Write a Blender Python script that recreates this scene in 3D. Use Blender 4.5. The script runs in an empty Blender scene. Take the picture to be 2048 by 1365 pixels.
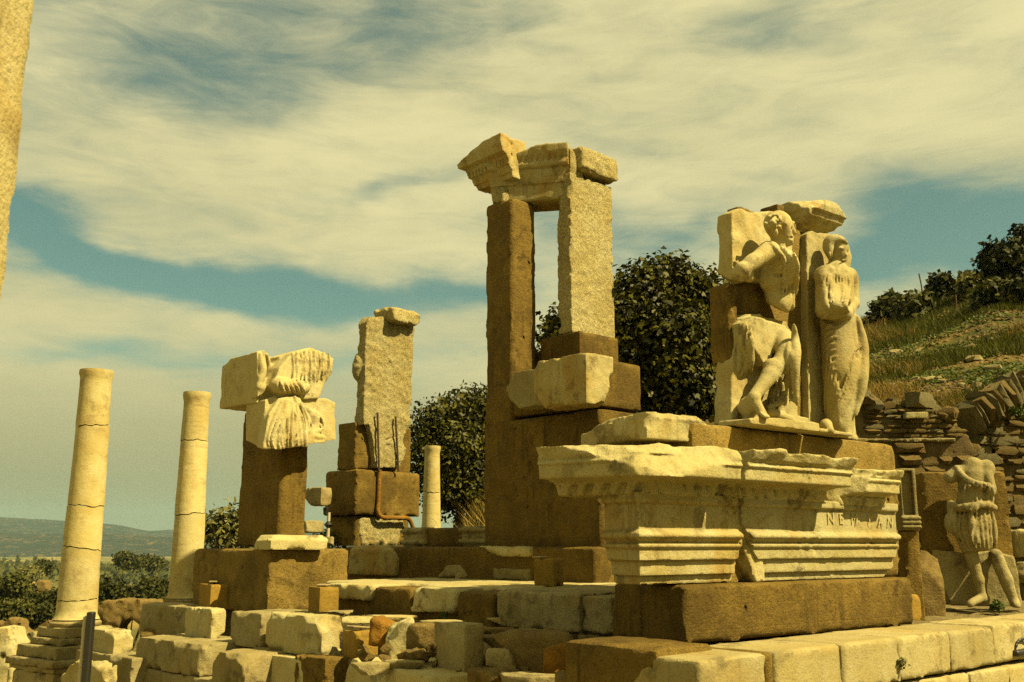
import bpy, bmesh, math, random
import numpy as np
from mathutils import Vector, Matrix

random.seed(7)
RNG = np.random.default_rng(11)
SC = bpy.context.scene
COL = SC.collection

# ------------------------------------------------------------------ camera
PITCH = math.radians(11.64)
FPX = 35.0 / 36.0 * 2048.0
cam_d = bpy.data.cameras.new('camera')
cam_d.lens = 35.0; cam_d.sensor_width = 36.0
cam_d.clip_start = 0.05; cam_d.clip_end = 30000.0
cam_d.dof.use_dof = True; cam_d.dof.focus_distance = 10.5; cam_d.dof.aperture_fstop = 7.1
cam = bpy.data.objects.new('camera', cam_d)
cam.location = (0, 0, 0); cam.rotation_euler = (math.pi / 2 + PITCH, 0, 0)
COL.objects.link(cam); SC.camera = cam

# ------------------------------------------------------------------ light
SUN_AZ = math.radians(117.0)          # clockwise from +Y
SUN_EL = math.radians(48.5)
sd = Vector((math.sin(SUN_AZ) * math.cos(SUN_EL), math.cos(SUN_AZ) * math.cos(SUN_EL), math.sin(SUN_EL)))
sun_d = bpy.data.lights.new('sun', 'SUN')
sun_d.energy = 5.0; sun_d.angle = math.radians(0.53); sun_d.color = (1.0, 0.835, 0.45)
sun = bpy.data.objects.new('sun', sun_d)
sun.rotation_euler = sd.to_track_quat('Z', 'Y').to_euler(); sun.location = (20, -15, 40)
COL.objects.link(sun)

SC.view_settings.view_transform = 'Standard'; SC.view_settings.look = 'None'
SC.view_settings.exposure = 1.25; SC.view_settings.gamma = 1.0
SC.view_settings.use_curve_mapping = False
SC.render.engine = 'CYCLES'
SC.cycles.use_denoising = False
SC.cycles.max_bounces = 6; SC.cycles.diffuse_bounces = 3; SC.cycles.transparent_max_bounces = 6
SC.cycles.volume_bounces = 0


class NT:
    """small node-tree writer"""
    def __init__(s, tree):
        s.t = tree; s.n = tree.nodes; s.l = tree.links

    def new(s, typ, **kw):
        n = s.n.new(typ)
        for k, v in kw.items(): setattr(n, k, v)
        return n

    def put(s, sock, v):
        if isinstance(v, bpy.types.NodeSocket): s.l.new(v, sock)
        else: sock.default_value = v

    def math(s, op, a, b=None, c=None, clamp=False):
        n = s.new('ShaderNodeMath', operation=op); n.use_clamp = clamp
        s.put(n.inputs[0], a)
        if b is not None: s.put(n.inputs[1], b)
        if c is not None: s.put(n.inputs[2], c)
        return n.outputs[0]

    def vmath(s, op, a, b=None):
        n = s.new('ShaderNodeVectorMath', operation=op)
        s.put(n.inputs[0], a)
        if b is not None: s.put(n.inputs[1], b)
        return n.outputs[0]

    def mix(s, f, a, b, blend='MIX'):
        n = s.new('ShaderNodeMix', data_type='RGBA', blend_type=blend)
        s.put(n.inputs[0], f)
        s.put(n.inputs[6], a if isinstance(a, bpy.types.NodeSocket) else (*a, 1))
        s.put(n.inputs[7], b if isinstance(b, bpy.types.NodeSocket) else (*b, 1))
        return n.outputs[2]

    def noise(s, vec, scale, detail=4, rough=0.55, dist=0.0):
        n = s.new('ShaderNodeTexNoise')
        if vec is not None: s.l.new(vec, n.inputs['Vector'])
        n.inputs['Scale'].default_value = scale; n.inputs['Detail'].default_value = detail
        n.inputs['Roughness'].default_value = rough; n.inputs['Distortion'].default_value = dist
        return n

    def step(s, v, lo, hi, out0=0.0, out1=1.0):
        n = s.new('ShaderNodeMapRange', interpolation_type='SMOOTHSTEP')
        s.put(n.inputs[0], v)
        n.inputs[1].default_value = lo; n.inputs[2].default_value = hi
        n.inputs[3].default_value = out0; n.inputs[4].default_value = out1
        return n.outputs[0]


def ray(px, py):
    u = (px - 1024.0) / FPX; v = (682.5 - py) / FPX
    return Vector((u, math.cos(PITCH) - v * math.sin(PITCH), math.sin(PITCH) + v * math.cos(PITCH)))


def at(px, py, Y):
    d = ray(px, py)
    return d * (Y / d.y)


def atz(px, py, z):
    d = ray(px, py)
    return d * (z / d.z)


# ------------------------------------------------------------------ world
def make_world():
    w = bpy.data.worlds.new('World'); SC.world = w; w.use_nodes = True
    k = NT(w.node_tree)
    for n in list(k.n): k.n.remove(n)
    tc = k.new('ShaderNodeTexCoord')
    sep = k.new('ShaderNodeSeparateXYZ'); k.l.new(tc.outputs['Generated'], sep.inputs[0])
    x, y, z = sep.outputs
    sky = k.new('ShaderNodeTexSky', sky_type='NISHITA')
    sky.sun_disc = False; sky.sun_elevation = SUN_EL; sky.sun_rotation = SUN_AZ
    sky.air_density = 1.0; sky.dust_density = 1.0; sky.ozone_density = 1.0
    blue = k.mix(1.0, sky.outputs[0], SKY_TINT, 'MULTIPLY')
    az = k.math('ARCTAN2', x, y)
    el = k.math('ARCSINE', z)
    # wind-drawn cloud coordinates (azimuth, stretched elevation)
    cmb = k.new('ShaderNodeCombineXYZ')
    k.l.new(k.math('MULTIPLY', az, 1.0), cmb.inputs[0]); k.l.new(k.math('MULTIPLY', el, 2.3), cmb.inputs[1])
    wn = k.noise(cmb.outputs[0], 5.0, 5, 0.55)
    wsep = k.new('ShaderNodeSeparateXYZ'); k.l.new(wn.outputs['Color'], wsep.inputs[0])
    azw = k.math('ADD', az, k.math('MULTIPLY', k.math('SUBTRACT', wsep.outputs[0], 0.5), 0.16))
    elw = k.math('ADD', el, k.math('MULTIPLY', k.math('SUBTRACT', wsep.outputs[1], 0.5), 0.09))
    gap = None
    for (px, py, rx, ry, tilt, amp) in GAPS:
        d = ray(px, py).normalized()
        a0 = math.atan2(d.x, d.y); e0 = math.asin(d.z)
        c, s_ = math.cos(math.radians(tilt)), math.sin(math.radians(tilt))
        da = k.math('SUBTRACT', azw, a0); de = k.math('SUBTRACT', elw, e0)
        p = k.math('MULTIPLY', k.math('ADD', k.math('MULTIPLY', da, c), k.math('MULTIPLY', de, s_)), 2000.0 / rx)
        q = k.math('MULTIPLY', k.math('SUBTRACT', k.math('MULTIPLY', de, c), k.math('MULTIPLY', da, s_)), 2000.0 / ry)
        r2 = k.math('ADD', k.math('MULTIPLY', p, p), k.math('MULTIPLY', q, q))
        g = k.math('MULTIPLY', k.math('EXPONENT', k.math('MULTIPLY', r2, -1.0)), amp)
        gap = g if gap is None else k.math('ADD', gap, g)
    # soft broad shapes plus finer drawn-out wisps
    wisp_map = k.new('ShaderNodeMapping'); k.l.new(cmb.outputs[0], wisp_map.inputs[0])
    wisp_map.inputs['Rotation'].default_value = (0, 0, math.radians(-30)); wisp_map.inputs['Scale'].default_value = (1.0, 1.7, 1)
    wisp = k.noise(wisp_map.outputs[0], 5.0, 8, 0.56, 0.35)
    broad = k.noise(cmb.outputs[0], 2.2, 5, 0.5, 0.3)
    fib_map = k.new('ShaderNodeMapping'); k.l.new(cmb.outputs[0], fib_map.inputs[0])
    fib_map.inputs['Rotation'].default_value = (0, 0, math.radians(-38)); fib_map.inputs['Scale'].default_value = (1.0, 1.9, 1)
    fib = k.noise(fib_map.outputs[0], 9.0, 9, 0.66, 0.9)
    dens = k.math('ADD', k.math('MULTIPLY', broad.outputs[0], 0.55), k.math('MULTIPLY', wisp.outputs[0], 0.75))
    dens = k.math('ADD', dens, k.math('MULTIPLY', k.math('SUBTRACT', fib.outputs[0], 0.5), 0.62))
    dens = k.math('ADD', dens, 0.18)
    dens = k.math('SUBTRACT', dens, gap)
    mask = k.step(dens, 0.0, 0.95)
    shade = k.step(k.math('ADD', k.math('MULTIPLY', broad.outputs[0], 0.7), k.math('ADD', k.math('MULTIPLY', wisp.outputs[0], 0.35), k.math('MULTIPLY', fib.outputs[0], 0.2))), 0.44, 0.80)
    cloud = k.mix(shade, CLOUD_DARK, CLOUD_LIGHT)
    # toward the zenith-side of the picture the cloud deck is brighter; near the horizon all goes to haze
    cloud = k.mix(k.step(el, 0.10, 0.34), k.mix(0.35, cloud, CLOUD_LOW), cloud)
    col = k.mix(mask, blue, cloud)
    col = k.mix(k.step(el, 0.20, 0.02), col, k.mix(0.25, HORIZON, col))
    bg = k.new('ShaderNodeBackground'); bg.inputs['Strength'].default_value = 0.0425
    k.l.new(col, bg.inputs['Color'])
    out = k.new('ShaderNodeOutputWorld'); k.l.new(bg.outputs[0], out.inputs['Surface'])


SKY_TINT = (0.76, 0.96, 0.54)
CLOUD_LIGHT = (8.1, 7.2, 3.7)
CLOUD_DARK = (6.3, 5.7, 2.9)
CLOUD_LOW = (4.0, 3.7, 1.75)
HORIZON = (2.15, 1.95, .70)
GAPS = [(240, 70, 520, 110, 4, .46), (500, 175, 260, 70, 8, .30), (760, 20, 420, 60, 0, .42), (40, 410, 80, 40, 0, .6),
        (130, 470, 170, 40, -12, .7), (360, 545, 280, 50, -8, .80), (620, 585, 280, 44, -4, .80), (900, 555, 200, 42, 0, .75),
        (1140, 470, 120, 60, 0, .5), (1330, 500, 150, 55, 12, .6), (1900, 420, 150, 75, -15, .85), (1820, 500, 220, 60, 10, .8),
        (1560, 60, 160, 60, 0, .3), (800, 375, 160, 22, 8, .4), (150, 700, 260, 26, 0, .3), (620, 725, 330, 30, 0, .4), (2010, 500, 80, 60, 0, .6)]
make_world()


# ------------------------------------------------------------------ object helpers
def tag(o, label=None, cat=None, group=None, kind=None):
    if label: o['label'] = label
    if cat: o['category'] = cat
    if group: o['group'] = group
    if kind: o['kind'] = kind
    return o


def empty(name, loc, label, cat, group=None, rz=0.0):
    o = bpy.data.objects.new(name, None); COL.objects.link(o)
    o.location = loc; o.rotation_euler = (0, 0, rz); o.empty_display_size = 0.2
    return tag(o, label, cat, group)


def mesh_obj(name, verts, faces, mat, parent=None, loc=(0, 0, 0), rz=0.0, smooth=True, sharp=38):
    """one mesh object; loc and rz are world values even below a parent"""
    me = bpy.data.meshes.new(name)
    if isinstance(verts, np.ndarray) and isinstance(faces, np.ndarray):
        nv, nf, w = len(verts), len(faces), faces.shape[1]
        me.vertices.add(nv); me.vertices.foreach_set('co', np.ascontiguousarray(verts, dtype=np.float32).ravel())
        me.loops.add(nf * w); me.loops.foreach_set('vertex_index', np.ascontiguousarray(faces, dtype=np.int32).ravel())
        me.polygons.add(nf); me.polygons.foreach_set('loop_start', np.arange(0, nf * w, w, dtype=np.int32))
        me.polygons.foreach_set('loop_total', np.full(nf, w, dtype=np.int32))
        me.update(calc_edges=True)
    else:
        me.from_pydata([tuple(v) for v in verts], [], faces); me.update()
    if smooth: me.polygons.foreach_set('use_smooth', np.ones(len(me.polygons), dtype=bool))
    if mat: me.materials.append(mat)
    if sharp and smooth: me.set_sharp_from_angle(angle=math.radians(sharp))
    o = bpy.data.objects.new(name, me); COL.objects.link(o)
    place(o, parent, loc, rz)
    return o


def place(o, parent, loc, rz):
    if parent is None:
        o.location = loc; o.rotation_euler = (0, 0, rz)
    else:
        o.parent = parent
        pm = Matrix.Identity(4)
        q = parent; chain = []
        while q is not None: chain.append(q); q = q.parent
        for q in reversed(chain): pm = pm @ Matrix.LocRotScale(q.location, q.rotation_euler, q.scale)
        m = pm.inverted() @ (Matrix.Translation(loc) @ Matrix.Rotation(rz, 4, 'Z'))
        l, r, s = m.decompose()
        o.location = l; o.rotation_euler = r.to_euler()


# ------------------------------------------------------------------ numpy noise + surface nets
def _hash(ix, iy, iz, seed):
    h = (ix * 374761393 + iy * 668265263 + iz * 2147483647 + seed * 1274126177) & 0xFFFFFFFF
    h = ((h ^ (h >> 13)) * 1274126177) & 0xFFFFFFFF
    h = h ^ (h >> 16)
    return (h & 0xFFFF).astype(np.float32) / 32767.5 - 1.0


def vnoise(X, Y, Z, seed=0):
    fx, fy, fz = np.floor(X), np.floor(Y), np.floor(Z)
    ix, iy, iz = fx.astype(np.int64), fy.astype(np.int64), fz.astype(np.int64)
    x, y, z = X - fx, Y - fy, Z - fz
    x = x * x * (3 - 2 * x); y = y * y * (3 - 2 * y); z = z * z * (3 - 2 * z)
    def c(a, b, d): return _hash(ix + a, iy + b, iz + d, seed)
    x00 = c(0, 0, 0) * (1 - x) + c(1, 0, 0) * x; x10 = c(0, 1, 0) * (1 - x) + c(1, 1, 0) * x
    x01 = c(0, 0, 1) * (1 - x) + c(1, 0, 1) * x; x11 = c(0, 1, 1) * (1 - x) + c(1, 1, 1) * x
    return (x00 * (1 - y) + x10 * y) * (1 - z) + (x01 * (1 - y) + x11 * y) * z


def fbm(X, Y, Z, scale, octv=3, seed=0, gain=0.5):
    s = 0.0; a = 1.0; n = 0.0; f = scale
    for i in range(octv):
        s = s + a * vnoise(X * f + 13.7 * i, Y * f + 5.1 * i, Z * f + 9.3 * i, seed + i * 17)
        n += a; a *= gain; f *= 2.03
    return s / n


def nets(V, lo, h):
    """naive surface nets on a sampled distance grid"""
    S = V < 0
    nx, ny, nz = V.shape
    cnt = np.zeros((nx - 1, ny - 1, nz - 1), np.int8)
    for a in (0, 1):
        for b in (0, 1):
            for c in (0, 1):
                cnt += S[a:nx - 1 + a, b:ny - 1 + b, c:nz - 1 + c]
    act = (cnt > 0) & (cnt < 8)
    idx = -np.ones(act.shape, np.int64)
    cells = np.argwhere(act)
    idx[act] = np.arange(len(cells))
    acc = np.zeros((len(cells), 3)); num = np.zeros(len(cells))
    corners = [(a, b, c) for a in (0, 1) for b in (0, 1) for c in (0, 1)]
    cv = {c: V[cells[:, 0] + c[0], cells[:, 1] + c[1], cells[:, 2] + c[2]] for c in corners}
    for c in corners:
        for ax in range(3):
            if c[ax] == 1: continue
            d = list(c); d[ax] = 1; d = tuple(d)
            v0, v1 = cv[c], cv[d]
            m = (v0 < 0) != (v1 < 0)
            t = np.where(m, v0 / np.where(m, v0 - v1, 1.0), 0)
            p = np.array(c, float)[None, :].repeat(len(cells), 0)
            p[:, ax] = t
            acc += p * m[:, None]; num += m
    verts = (cells + acc / num[:, None]) * h + np.array(lo)
    quads = []
    for ax in range(3):
        b, c = (ax + 1) % 3, (ax + 2) % 3
        sl0 = [slice(None)] * 3; sl1 = [slice(None)] * 3
        sl0[ax] = slice(0, -1); sl1[ax] = slice(1, None)
        for s in (sl0, sl1):
            s[b] = slice(1, -1); s[c] = slice(1, -1)
        A, B = S[tuple(sl0)], S[tuple(sl1)]
        e = np.argwhere(A != B)
        flip = A[A != B]
        off = np.zeros(3, int); off[b] = 1; off[c] = 1
        e = e + off
        def cell(db, dc):
            q = e.copy(); q[:, b] -= db; q[:, c] -= dc
            return idx[q[:, 0], q[:, 1], q[:, 2]]
        q = np.stack([cell(1, 1), cell(0, 1), cell(0, 0), cell(1, 0)], 1)
        q[~flip] = q[~flip][:, ::-1]
        quads.append(q)
    F = np.concatenate(quads)
    F = F[(F >= 0).all(1)]
    return verts, F


def smin(a, b, k):
    t = np.clip(0.5 + 0.5 * (b - a) / k, 0, 1)
    return b * (1 - t) + a * t - k * t * (1 - t)


class Sculpt:
    """distance grid in a local frame, carved with smooth unions and cuts"""
    def __init__(s, lo, hi, h):
        s.h = h; s.lo = np.array(lo, float) - 3 * h
        n = np.ceil((np.array(hi) + 3 * h - s.lo) / h).astype(int) + 1
        s.n = n
        s.ax = [s.lo[i] + np.arange(n[i]) * h for i in range(3)]
        s.V = np.ones(n, np.float32)

    def _sl(s, lo, hi):
        r = []
        for i in range(3):
            a = int(max(0, math.floor((lo[i] - s.lo[i]) / s.h))); b = int(min(s.n[i], math.ceil((hi[i] - s.lo[i]) / s.h) + 1))
            if b <= a: return None
            r.append(slice(a, b))
        return tuple(r)

    def grid(s, sl=None):
        if sl is None: sl = (slice(None),) * 3
        return (s.ax[0][sl[0]][:, None, None], s.ax[1][sl[1]][None, :, None], s.ax[2][sl[2]][None, None, :])

    def op(s, lo, hi, fn, k=0.01, sub=False, pad=None):
        pad = (2 * k + 2 * s.h) if pad is None else pad
        sl = s._sl([l - pad for l in lo], [x + pad for x in hi])
        if sl is None: return s
        d = fn(*s.grid(sl))
        if sub: s.V[sl] = -smin(-s.V[sl], d, k)
        else: s.V[sl] = smin(s.V[sl], d, k)
        return s

    def box(s, lo, hi, r=0.0, k=0.004, sub=False):
        lo = np.array(lo, float); hi = np.array(hi, float); c = (lo + hi) / 2; e = (hi - lo) / 2 - r
        def f(X, Y, Z):
            qx, qy, qz = abs(X - c[0]) - e[0], abs(Y - c[1]) - e[1], abs(Z - c[2]) - e[2]
            return np.sqrt(np.maximum(qx, 0) ** 2 + np.maximum(qy, 0) ** 2 + np.maximum(qz, 0) ** 2) + np.minimum(np.maximum(np.maximum(qx, qy), qz), 0) - r
        return s.op(lo, hi, f, k, sub, pad=4 * s.h + 2 * k)

    def ell(s, c, r, k=0.03, rot=0.0, sub=False, tilt=0.0):
        """ellipsoid; rot turns it about the out axis (local y)"""
        R = max(r); ca, sa = math.cos(rot), math.sin(rot); ct, st = math.cos(tilt), math.sin(tilt)
        def f(X, Y, Z):
            x0, y0, z0 = X - c[0], Y - c[1], Z - c[2]
            x = x0 * ca + z0 * sa; z1 = -x0 * sa + z0 * ca
            y = y0 * ct + z1 * st; z = -y0 * st + z1 * ct
            k0 = np.sqrt((x / r[0]) ** 2 + (y / r[1]) ** 2 + (z / r[2]) ** 2)
            k1 = np.sqrt((x / r[0] ** 2) ** 2 + (y / r[1] ** 2) ** 2 + (z / r[2] ** 2) ** 2) + 1e-9
            return k0 * (k0 - 1) / k1
        return s.op([c[i] - R for i in range(3)], [c[i] + R for i in range(3)], f, k, sub)

    def cap(s, a, b, ra, rb=None, k=0.03, sub=False, flat=1.0):
        rb = ra if rb is None else rb
        a = np.array(a, float); b = np.array(b, float); ba = b - a; bb = max(1e-9, ba @ ba); R = max(ra, rb) * max(1, 1 / flat)
        def f(X, Y, Z):
            x, y, z = X - a[0], Y - a[1], Z - a[2]
            t = np.clip((x * ba[0] + y * ba[1] + z * ba[2]) / bb, 0, 1)
            return np.sqrt((x - ba[0] * t) ** 2 + ((y - ba[1] * t) * flat) ** 2 + (z - ba[2] * t) ** 2) - (ra + (rb - ra) * t)
        return s.op(np.minimum(a, b) - R, np.maximum(a, b) + R, f, k, sub)

    def tube(s, pts, r0, r1=None, k=0.012, sub=False, taper=True, n=9):
        """smooth curve of small tapered capsules"""
        r1 = r0 if r1 is None else r1
        P = spline(pts, n)
        for i in range(len(P) - 1):
            t0, t1 = i / (len(P) - 1), (i + 1) / (len(P) - 1)
            def rr(t):
                e = min(1.0, 0.35 + 2.2 * min(t, 1 - t)) if taper else 1.0
                return (r0 + (r1 - r0) * t) * e
            s.cap(P[i], P[i + 1], rr(t0), rr(t1), k, sub)
        return s

    def cut(s, p, n, rough=0.0, ns=8.0, k=0.006, seed=3):
        """remove everything beyond the plane through p with outward normal n"""
        n = np.array(n, float); n /= np.linalg.norm(n)
        X, Y, Z = s.grid()
        d = (X - p[0]) * n[0] + (Y - p[1]) * n[1] + (Z - p[2]) * n[2]
        if rough:
            m = (np.abs(d) < rough * 2 + 2 * s.h) & (s.V < 3 * s.h)
            i = np.argwhere(m)
            if len(i):
                d[m] += rough * fbm(s.ax[0][i[:, 0]], s.ax[1][i[:, 1]], s.ax[2][i[:, 2]], ns, 3, seed)
        s.V = -smin(-s.V, -d, k)
        return s

    def rough(s, amp, scale, octv=3, seed=1, sel=None):
        m = np.abs(s.V) < amp * 1.5 + 2.5 * s.h
        if sel is not None: m &= sel(*s.grid())
        i = np.argwhere(m)
        if len(i): s.V[m] += amp * fbm(s.ax[0][i[:, 0]], s.ax[1][i[:, 1]], s.ax[2][i[:, 2]], scale, octv, seed)
        return s

    def chips(s, lo, hi, amp, scale=9.0, seed=5, width=0.05):
        """wear along the edges of the box lo..hi"""
        m = np.abs(s.V) < amp + 3 * s.h
        i = np.argwhere(m)
        if not len(i): return s
        P = [s.ax[q][i[:, q]] for q in range(3)]
        D = np.sort(np.stack([np.minimum(np.abs(P[q] - lo[q]), np.abs(hi[q] - P[q])) for q in range(3)], 1), 1)
        e = np.exp(-(D[:, 1] / width) ** 2)
        nz = fbm(*P, scale, 3, seed)
        s.V[m] += amp * e * np.clip(nz * 4.2 - 0.55, -0.05, 1.6)
        return s

    def mesh(s): return nets(s.V, s.lo, s.h)


def spline(pts, n=9):
    P = [np.array(p, float) for p in pts]
    if len(P) == 2: return [P[0] + (P[1] - P[0]) * t for t in np.linspace(0, 1, max(2, n // 3))]
    P = [2 * P[0] - P[1]] + P + [2 * P[-1] - P[-2]]
    out = []
    segs = len(P) - 3; per = max(2, n // segs)
    for i in range(segs):
        a, b, c, d = P[i:i + 4]
        for t in np.linspace(0, 1, per, endpoint=False):
            out.append(0.5 * (2 * b + (c - a) * t + (2 * a - 5 * b + 4 * c - d) * t * t + (3 * b - a - 3 * c + d) * t ** 3))
    out.append(P[-2]); return out


class Fr:
    """upright frame: x runs along compass angle az (right, receding), y along az-90 (left, receding)"""
    def __init__(s, O, az):
        s.O = Vector(O); s.az = math.radians(az)
        s.ex = Vector((math.sin(s.az), math.cos(s.az), 0)); s.ey = Vector((-math.cos(s.az), math.sin(s.az), 0))
        s.rz = math.pi / 2 - s.az

    @staticmethod
    def px(px, py, az, Y=None, z=None):
        return Fr(at(px, py, Y) if z is None else atz(px, py, z), az)

    def w(s, x, y, z): return s.O + s.ex * x + s.ey * y + Vector((0, 0, z))

    def loc(s, p):
        d = Vector(p) - s.O
        return np.array((d.dot(s.ex), d.dot(s.ey), d.z))

    def right(s, px, py, out=0.0):
        """local point seen at the pixel on the plane y = -out"""
        d = ray(px, py); t = (s.O.dot(s.ey) - out) / d.dot(s.ey)
        return s.loc(d * t)

    def left(s, px, py, out=0.0):
        d = ray(px, py); t = (s.O.dot(s.ex) - out) / d.dot(s.ex)
        return s.loc(d * t)

    def flat(s, px, py, z):
        return s.loc(atz(px, py, s.O.z + z))


# ------------------------------------------------------------------ materials
ALB = 0.475      # overall reflectance of the stones


def stone_mat(name, c1, c2, dark, dark_amt=0.35, streak=0.25, bump=0.5, pit=0.0, scale=1.0, bands=0.0, grain=1.0, warm=None, warm_amt=0.0, rough=0.85, vein=0.0, cav=0.0, speck=0.0):
    c1, c2, dark = [tuple(v * ALB for v in c) for c in (c1, c2, dark)]
    if warm: warm = tuple(v * ALB for v in warm)
    m = bpy.data.materials.new(name); m.use_nodes = True
    k = NT(m.node_tree); b = k.n['Principled BSDF']
    tc = k.new('ShaderNodeTexCoord'); oi = k.new('ShaderNodeObjectInfo')
    off = k.vmath('SCALE', oi.outputs['Location']); off.node.inputs[3].default_value = 0.77
    vec = k.vmath('ADD', tc.outputs['Object'], off)
    n1 = k.noise(vec, 2.1 * scale, 7, 0.6)
    col = k.mix(k.step(n1.outputs[0], 0.32, 0.68), c1, c2)
    n2 = k.noise(vec, 13 * scale, 6, 0.65)
    col = k.mix(k.math('MULTIPLY', k.step(n2.outputs[0], 0.40, 0.72), 0.45 * grain), col, c2)
    if warm:
        nw = k.noise(vec, 1.6 * scale, 5, 0.6, 0.6)
        col = k.mix(k.math('MULTIPLY', k.step(nw.outputs[0], 0.48, 0.66), warm_amt), col, warm)
    if streak:
        mp = k.new('ShaderNodeMapping'); k.l.new(vec, mp.inputs[0]); mp.inputs['Scale'].default_value = (11, 11, 0.9)
        ns = k.noise(mp.outputs[0], 1.2 * scale, 5, 0.6)
        nsm = k.noise(vec, 1.3, 3, 0.5)
        f = k.math('MULTIPLY', k.step(ns.outputs[0], 0.50, 0.72), k.step(nsm.outputs[0], 0.42, 0.62))
        col = k.mix(k.math('MULTIPLY', f, streak), col, dark)
    if dark_amt:
        nd = k.noise(vec, 4.5 * scale, 8, 0.72)
        ndm = k.noise(vec, 1.1 * scale, 3, 0.5)
        f = k.math('MULTIPLY', k.step(nd.outputs[0], 0.51, 0.63), k.step(ndm.outputs[0], 0.40, 0.58))
        col = k.mix(k.math('MULTIPLY', f, dark_amt), col, dark)
    if vein:
        mv = k.new('ShaderNodeMapping'); k.l.new(vec, mv.inputs[0]); mv.inputs['Rotation'].default_value = (.3, .35, 0); mv.inputs['Scale'].default_value = (1.2, 1.2, 7)
        nv = k.noise(mv.outputs[0], 2.2 * scale, 7, .68, .4); nvm = k.noise(vec, 1.7, 3, .5)
        col = k.mix(k.math('MULTIPLY', k.math('MULTIPLY', k.step(nv.outputs[0], .50, .66), k.step(nvm.outputs[0], .36, .60)), vein), col, dark)
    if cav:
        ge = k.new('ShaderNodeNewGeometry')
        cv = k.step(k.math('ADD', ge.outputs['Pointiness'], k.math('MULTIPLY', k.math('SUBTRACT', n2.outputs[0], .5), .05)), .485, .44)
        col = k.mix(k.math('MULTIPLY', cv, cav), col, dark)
    if speck:
        vs = k.new('ShaderNodeTexVoronoi'); k.l.new(vec, vs.inputs['Vector']); vs.inputs['Scale'].default_value = 62
        vsel = k.new('ShaderNodeSeparateColor'); k.l.new(vs.outputs['Color'], vsel.inputs[0])
        ag = k.math('MULTIPLY', k.step(vs.outputs['Distance'], .38, .20), k.step(vsel.outputs[0], .55, .75))
        col = k.mix(k.math('MULTIPLY', ag, speck), col, tuple(min(1, v * 1.9 + .03) for v in c1))
        hole = k.math('MULTIPLY', k.step(vs.outputs['Distance'], .34, .18), k.step(vsel.outputs[1], .72, .85))
        col = k.mix(k.math('MULTIPLY', hole, min(1, speck * 1.3)), col, tuple(v * .5 for v in dark))
        big = k.noise(vec, .9, 5, .62)
        col = k.mix(k.math('MULTIPLY', k.step(big.outputs[0], .50, .64), .5), col, dark)
        col = k.mix(k.math('MULTIPLY', k.step(big.outputs[0], .42, .30), .35), col, tuple(v * 1.5 for v in c1))
    fine = k.noise(vec, 60, 4, 0.7)
    col = k.mix(k.math('MULTIPLY', k.step(fine.outputs[0], 0.48, 0.72), 0.38 * grain, clamp=True), col, dark)
    vr = k.math('ADD', 0.86, k.math('MULTIPLY', oi.outputs['Random'], 0.24))
    hv = k.vmath('SCALE', col); k.put(hv.node.inputs[3], vr)
    h = k.math('ADD', k.math('MULTIPLY', n2.outputs[0], 0.6), k.math('MULTIPLY', fine.outputs[0], 0.45))
    if pit:
        vo = k.new('ShaderNodeTexVoronoi'); k.l.new(k.vmath('ADD', vec, n2.outputs['Color']), vo.inputs['Vector']); vo.inputs['Scale'].default_value = 16
        vo.inputs['Randomness'].default_value = 1.0
        pp = k.step(vo.outputs['Distance'], 0.10, 0.42)
        h = k.math('ADD', h, k.math('MULTIPLY', pp, pit))
    if bands:
        sp = k.new('ShaderNodeSeparateXYZ'); k.l.new(vec, sp.inputs[0])
        zz = k.math('ADD', sp.outputs[2], k.math('MULTIPLY', n1.outputs[0], 0.03))
        fr = k.math('FRACT', k.math('MULTIPLY', zz, 1 / 0.19))
        ln = k.math('SUBTRACT', 1.0, k.step(k.math('ABSOLUTE', k.math('SUBTRACT', fr, 0.5)), 0.0, 0.05))
        h = k.math('SUBTRACT', h, k.math('MULTIPLY', ln, bands))
    bm = k.new('ShaderNodeBump'); bm.inputs['Strength'].default_value = bump; bm.inputs['Distance'].default_value = 0.035
    k.l.new(h, bm.inputs['Height']); k.l.new(bm.outputs[0], b.inputs['Normal'])
    k.l.new(hv, b.inputs['Base Color'])
    b.inputs['Roughness'].default_value = rough; b.inputs['Specular IOR Level'].default_value = 0.12
    return m


def flat_mat(name, col, rough=0.6, metal=0.0, var=0.15, scale=30):
    m = bpy.data.materials.new(name); m.use_nodes = True
    k = NT(m.node_tree); b = k.n['Principled BSDF']
    tc = k.new('ShaderNodeTexCoord'); n = k.noise(tc.outputs['Object'], scale, 5, 0.65)
    c = k.mix(n.outputs[0], tuple(v * (1 - var) for v in col), tuple(v * (1 + var) for v in col))
    k.l.new(c, b.inputs['Base Color']); b.inputs['Roughness'].default_value = rough; b.inputs['Metallic'].default_value = metal
    bm = k.new('ShaderNodeBump'); bm.inputs['Strength'].default_value = 0.2; bm.inputs['Distance'].default_value = 0.01
    k.l.new(n.outputs[0], bm.inputs['Height']); k.l.new(bm.outputs[0], b.inputs['Normal'])
    return m


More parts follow.
